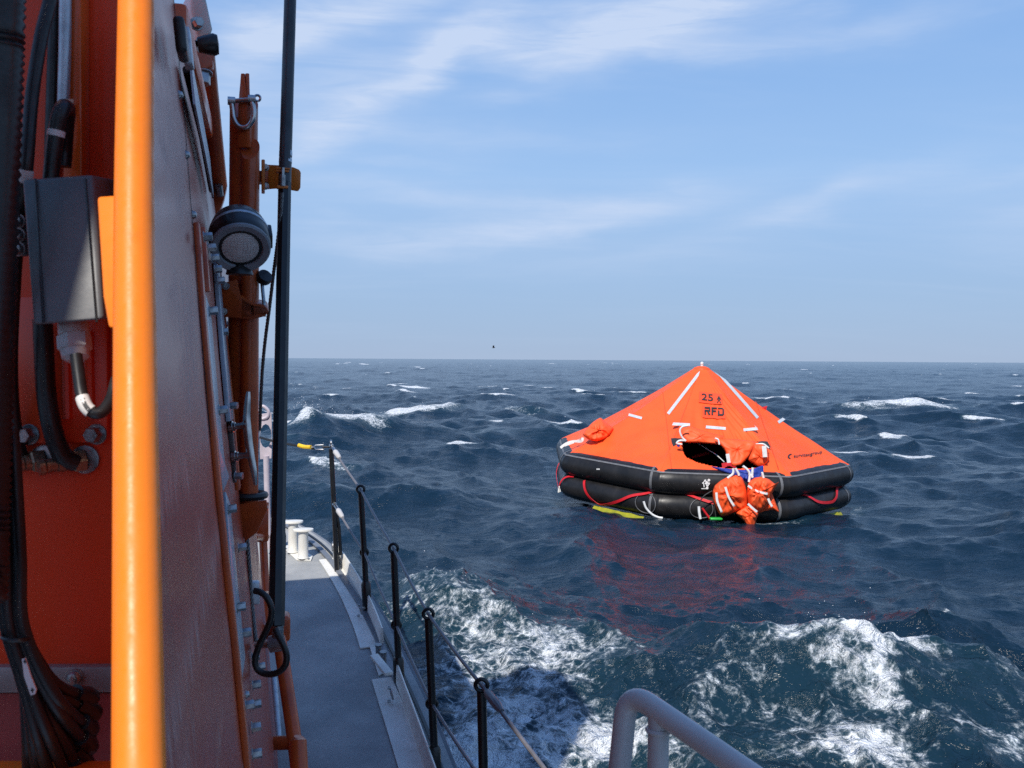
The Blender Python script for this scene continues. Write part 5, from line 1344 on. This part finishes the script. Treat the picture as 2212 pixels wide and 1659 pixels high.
# hose fittings
for x, y, lab in ((97, 992, 'left brass hose fitting below the bolted plate'), (186, 992, 'right brass hose fitting below the bolted plate')):
    M_BR = pm('stained_brass', (.34, .22, .14), (.20, .12, .08), 60, .36, metal=.8)
    f_ = empty('hose_fitting', bp(x, y), lab, 'fitting', 'hose fittings')
    ax_ = Vector((-.75, -.60, -.12)).normalized(); Mf = basis(bp(x, y), ax_)
    mb = MB(); mb.lathe([(.016, -.012), (.016, -.004)], basis(bp(x, y, .002), Vector((0, -1, 0))), 20); mb.lathe([(.0165, 0), (.0165, .004), (.012, .005)], basis(bp(x, y, .0), Vector((0, -1, 0))), 24); mb.build('washer', M_STEEL, f_)
    mb = MB(); mb.lathe([(.0135, .002), (.0135, .014), (.0115, .016)], Mf, 6); mb.build('nut', M_BR, f_, sharp=20)
    mb = MB(); mb.lathe([(.0098, .016), (.0098, .022), (.0085, .023), (.0098, .024), (.0098, .032), (.0080, .033), (.0080, .044), (.0095, .046), (.0095, .052), (0, .054)], Mf, 16); mb.build('coupling', M_BR, f_)
# corrugated hose at the very left
mb = MB(); P = smooth_path([at(14, -80, .98), at(10, 100, .98), at(-2, 500, .98), at(-14, 900, .97), at(-24, 1200, .95), at(-30, 1300, .93)], 40)
out = [P[0]]
for p in P:
    if (p - out[-1]).length > .0028: out.append(p)
mb.tube(out, [.0172 + .0014 * math.cos(i * math.pi) for i in range(len(out))], 20); o = mb.build('corrugated_hose', M_BLK, None, sharp=80); tag(o, 'thick black corrugated hose at the far left edge', 'hose')
# cable bundle
bd = empty('cable_bundle', at(120, 1600, 1.05), 'thick bundle of black cables sweeping down to the right at lower left', 'cable bundle')
rnd = random.Random(4)
starts = [(-8, 1000), (4, 1000), (16, 1000), (26, 1000), (33, 1005), (-2, 1000), (12, 1000), (22, 1000), (30, 1000), (8, 1000), (20, 1000)]
ends = [(120, 1720), (150, 1690), (176, 1640), (186, 1606), (188, 1570), (190, 1535), (185, 1505), (90, 1740), (60, 1760), (180, 1590), (168, 1660)]
for i, (s0, e0) in enumerate(zip(starts, ends)):
    k = i / 10; Yc0 = .98 + .045 * rnd.random()
    q = 1 - max(0, (1760 - e0[1]) / 255)
    m1 = (s0[0] + 10 + 8 * rnd.random(), 1200); m2 = (s0[0] * .6 + 34 - 22 * q, 1340); m3 = (40 + 45 * (1 - q) + s0[0] * .4, 1440 + 20 * q); m4 = ((e0[0] + m3[0]) / 2 + 5 - 12 * (1 - q), (e0[1] + m3[1]) / 2 + 12)
    P = smooth_path([at(s0[0] - 6, 930, Yc0 + .01), at(*s0, Yc0), at(*m1, Yc0), at(*m2, Yc0 + .01), at(*m3, Yc0 + .02), at(*m4, Yc0 + .04), at(*e0, 1.10)], 8)
    mb = MB(); mb.tube(P, .0058 + .0014 * rnd.random(), 12); cb = mb.build('cable', M_BLK, bd, sharp=80)
    if e0[1] < 1700:
        d = (P[-1] - P[-2]).normalized(); mb = MB(); mb.tube([P[-1] - d * .022, P[-1] - d * .004, P[-1], P[-1] + d * .012], [.0098, .0105, .0120, .0110], 10); mb.build('cable_end', M_BLKP, cb)
for y, x0, x1 in ((1120, -8, 40), (1375, 8, 64)):
    mb = MB(); c = at((x0 + x1) / 2, y, 1.0); mb.torus(basis(c, UP + RT_ * .1), .5 * (x1 - x0) * 1.05 / 2150, .0022, 24, 6); mb.build('cable_tie', M_BLKP, bd)
lb = [(47, 1424), (54, 1422), (66, 1460), (78, 1490), (75, 1500), (66, 1502), (52, 1462)]
mb = MB(); mb.prism([at(x, y, .955) for x, y in lb], Vector((0, .002, 0))); tg = mb.build('cable_marker', M_PAPER, bd)
for poly in ([(50, 1428), (57, 1428), (57, 1431), (50, 1431)], [(66, 1490), (73, 1489), (73, 1492), (66, 1493)], [(68, 1486), (70, 1486), (71, 1497), (69, 1497)], [(52, 1424), (54, 1424), (55, 1434), (53, 1434)]):
    mb = MB(); mb.prism([at(x, y, .9545) for x, y in poly], Vector((0, .0004, 0))); mb.build('marker_print', M_INK, tg)

# ------------------------------------------------------------------ a gull far off, spray over the breaking crests
mb = MB(); B_ = at(1066, 751, 95)
mb.lathe([(0, -.18), (.03, -.10), (.05, 0), (.03, .12), (0, .2)], basis(B_, Vector((1, .2, .1))), 8)
for s in (-1, 1):
    mb.add([B_ + Vector((.08, 0, .02)), B_ + Vector((-.08, 0, .02)), B_ + Vector((-.05, s * .28, .20)), B_ + Vector((.07, s * .26, .22)), B_ + Vector((-.12, s * .62, .10))], [(0, 1, 2, 3), (3, 2, 4)])
gull = mb.build('seabird', pm('grey_plumage', (.10, .10, .11), (.05, .05, .05), 9, .7), None); tag(gull, 'small dark seabird low over the horizon', 'bird')

rng = np.random.default_rng(3)
ff = foam.ravel(); rr_f = RR.ravel()
crest = np.gradient(Z, axis=1).ravel()
gx = np.zeros_like(ff)
sel = np.where((ff > 0.62) & (rr_f < 45) & (np.abs(AA.ravel()) < R(33)))[0]
zz = co[sel, 2]; wgt = np.exp((zz - 0.15) * 9.0) * rr_f[sel] ** 0.4
sel = rng.choice(sel, 320, p=wgt / wgt.sum())
octv = np.array([(1, 0, 0), (-1, 0, 0), (0, 1, 0), (0, -1, 0), (0, 0, 1), (0, 0, -1)], float)
octf = np.array([(0, 2, 4), (2, 1, 4), (1, 3, 4), (3, 0, 4), (2, 0, 5), (1, 2, 5), (3, 1, 5), (0, 3, 5)])
vv, fv = [], []
for i, s_ in enumerate(sel):
    r0 = rr_f[s_]; h = rng.exponential(0.035 + 0.0035 * r0); o = rng.normal(0, 0.03 + 0.004 * r0, 2)
    sz = (0.0011 + 0.00016 * r0) * rng.uniform(.5, 1.7)
    c = co[s_] + np.array([o[0] - h * .5, o[1], h]); 
    if np.hypot(c[0], c[1]) < 4: continue
    b0 = len(vv) * 6
    vv.append(octv * sz * rng.uniform(.7, 1.3, 3) + c); fv.append(octf + b0)
vv = np.concatenate(vv); fv = np.concatenate(fv)
me = bpy.data.meshes.new('sea_spray'); me.from_pydata(vv.tolist(), [], fv.tolist())
me.polygons.foreach_set('use_smooth', np.ones(len(fv), dtype=bool))
me.materials.append(pm('spray_drops', (.86, .88, .90), (.80, .83, .86), 9, .3))
o = reg(bpy.data.objects.new('sea_spray', me)); tag(o, 'white spray drops thrown up over the breaking wave crests', 'spray', kind='stuff')
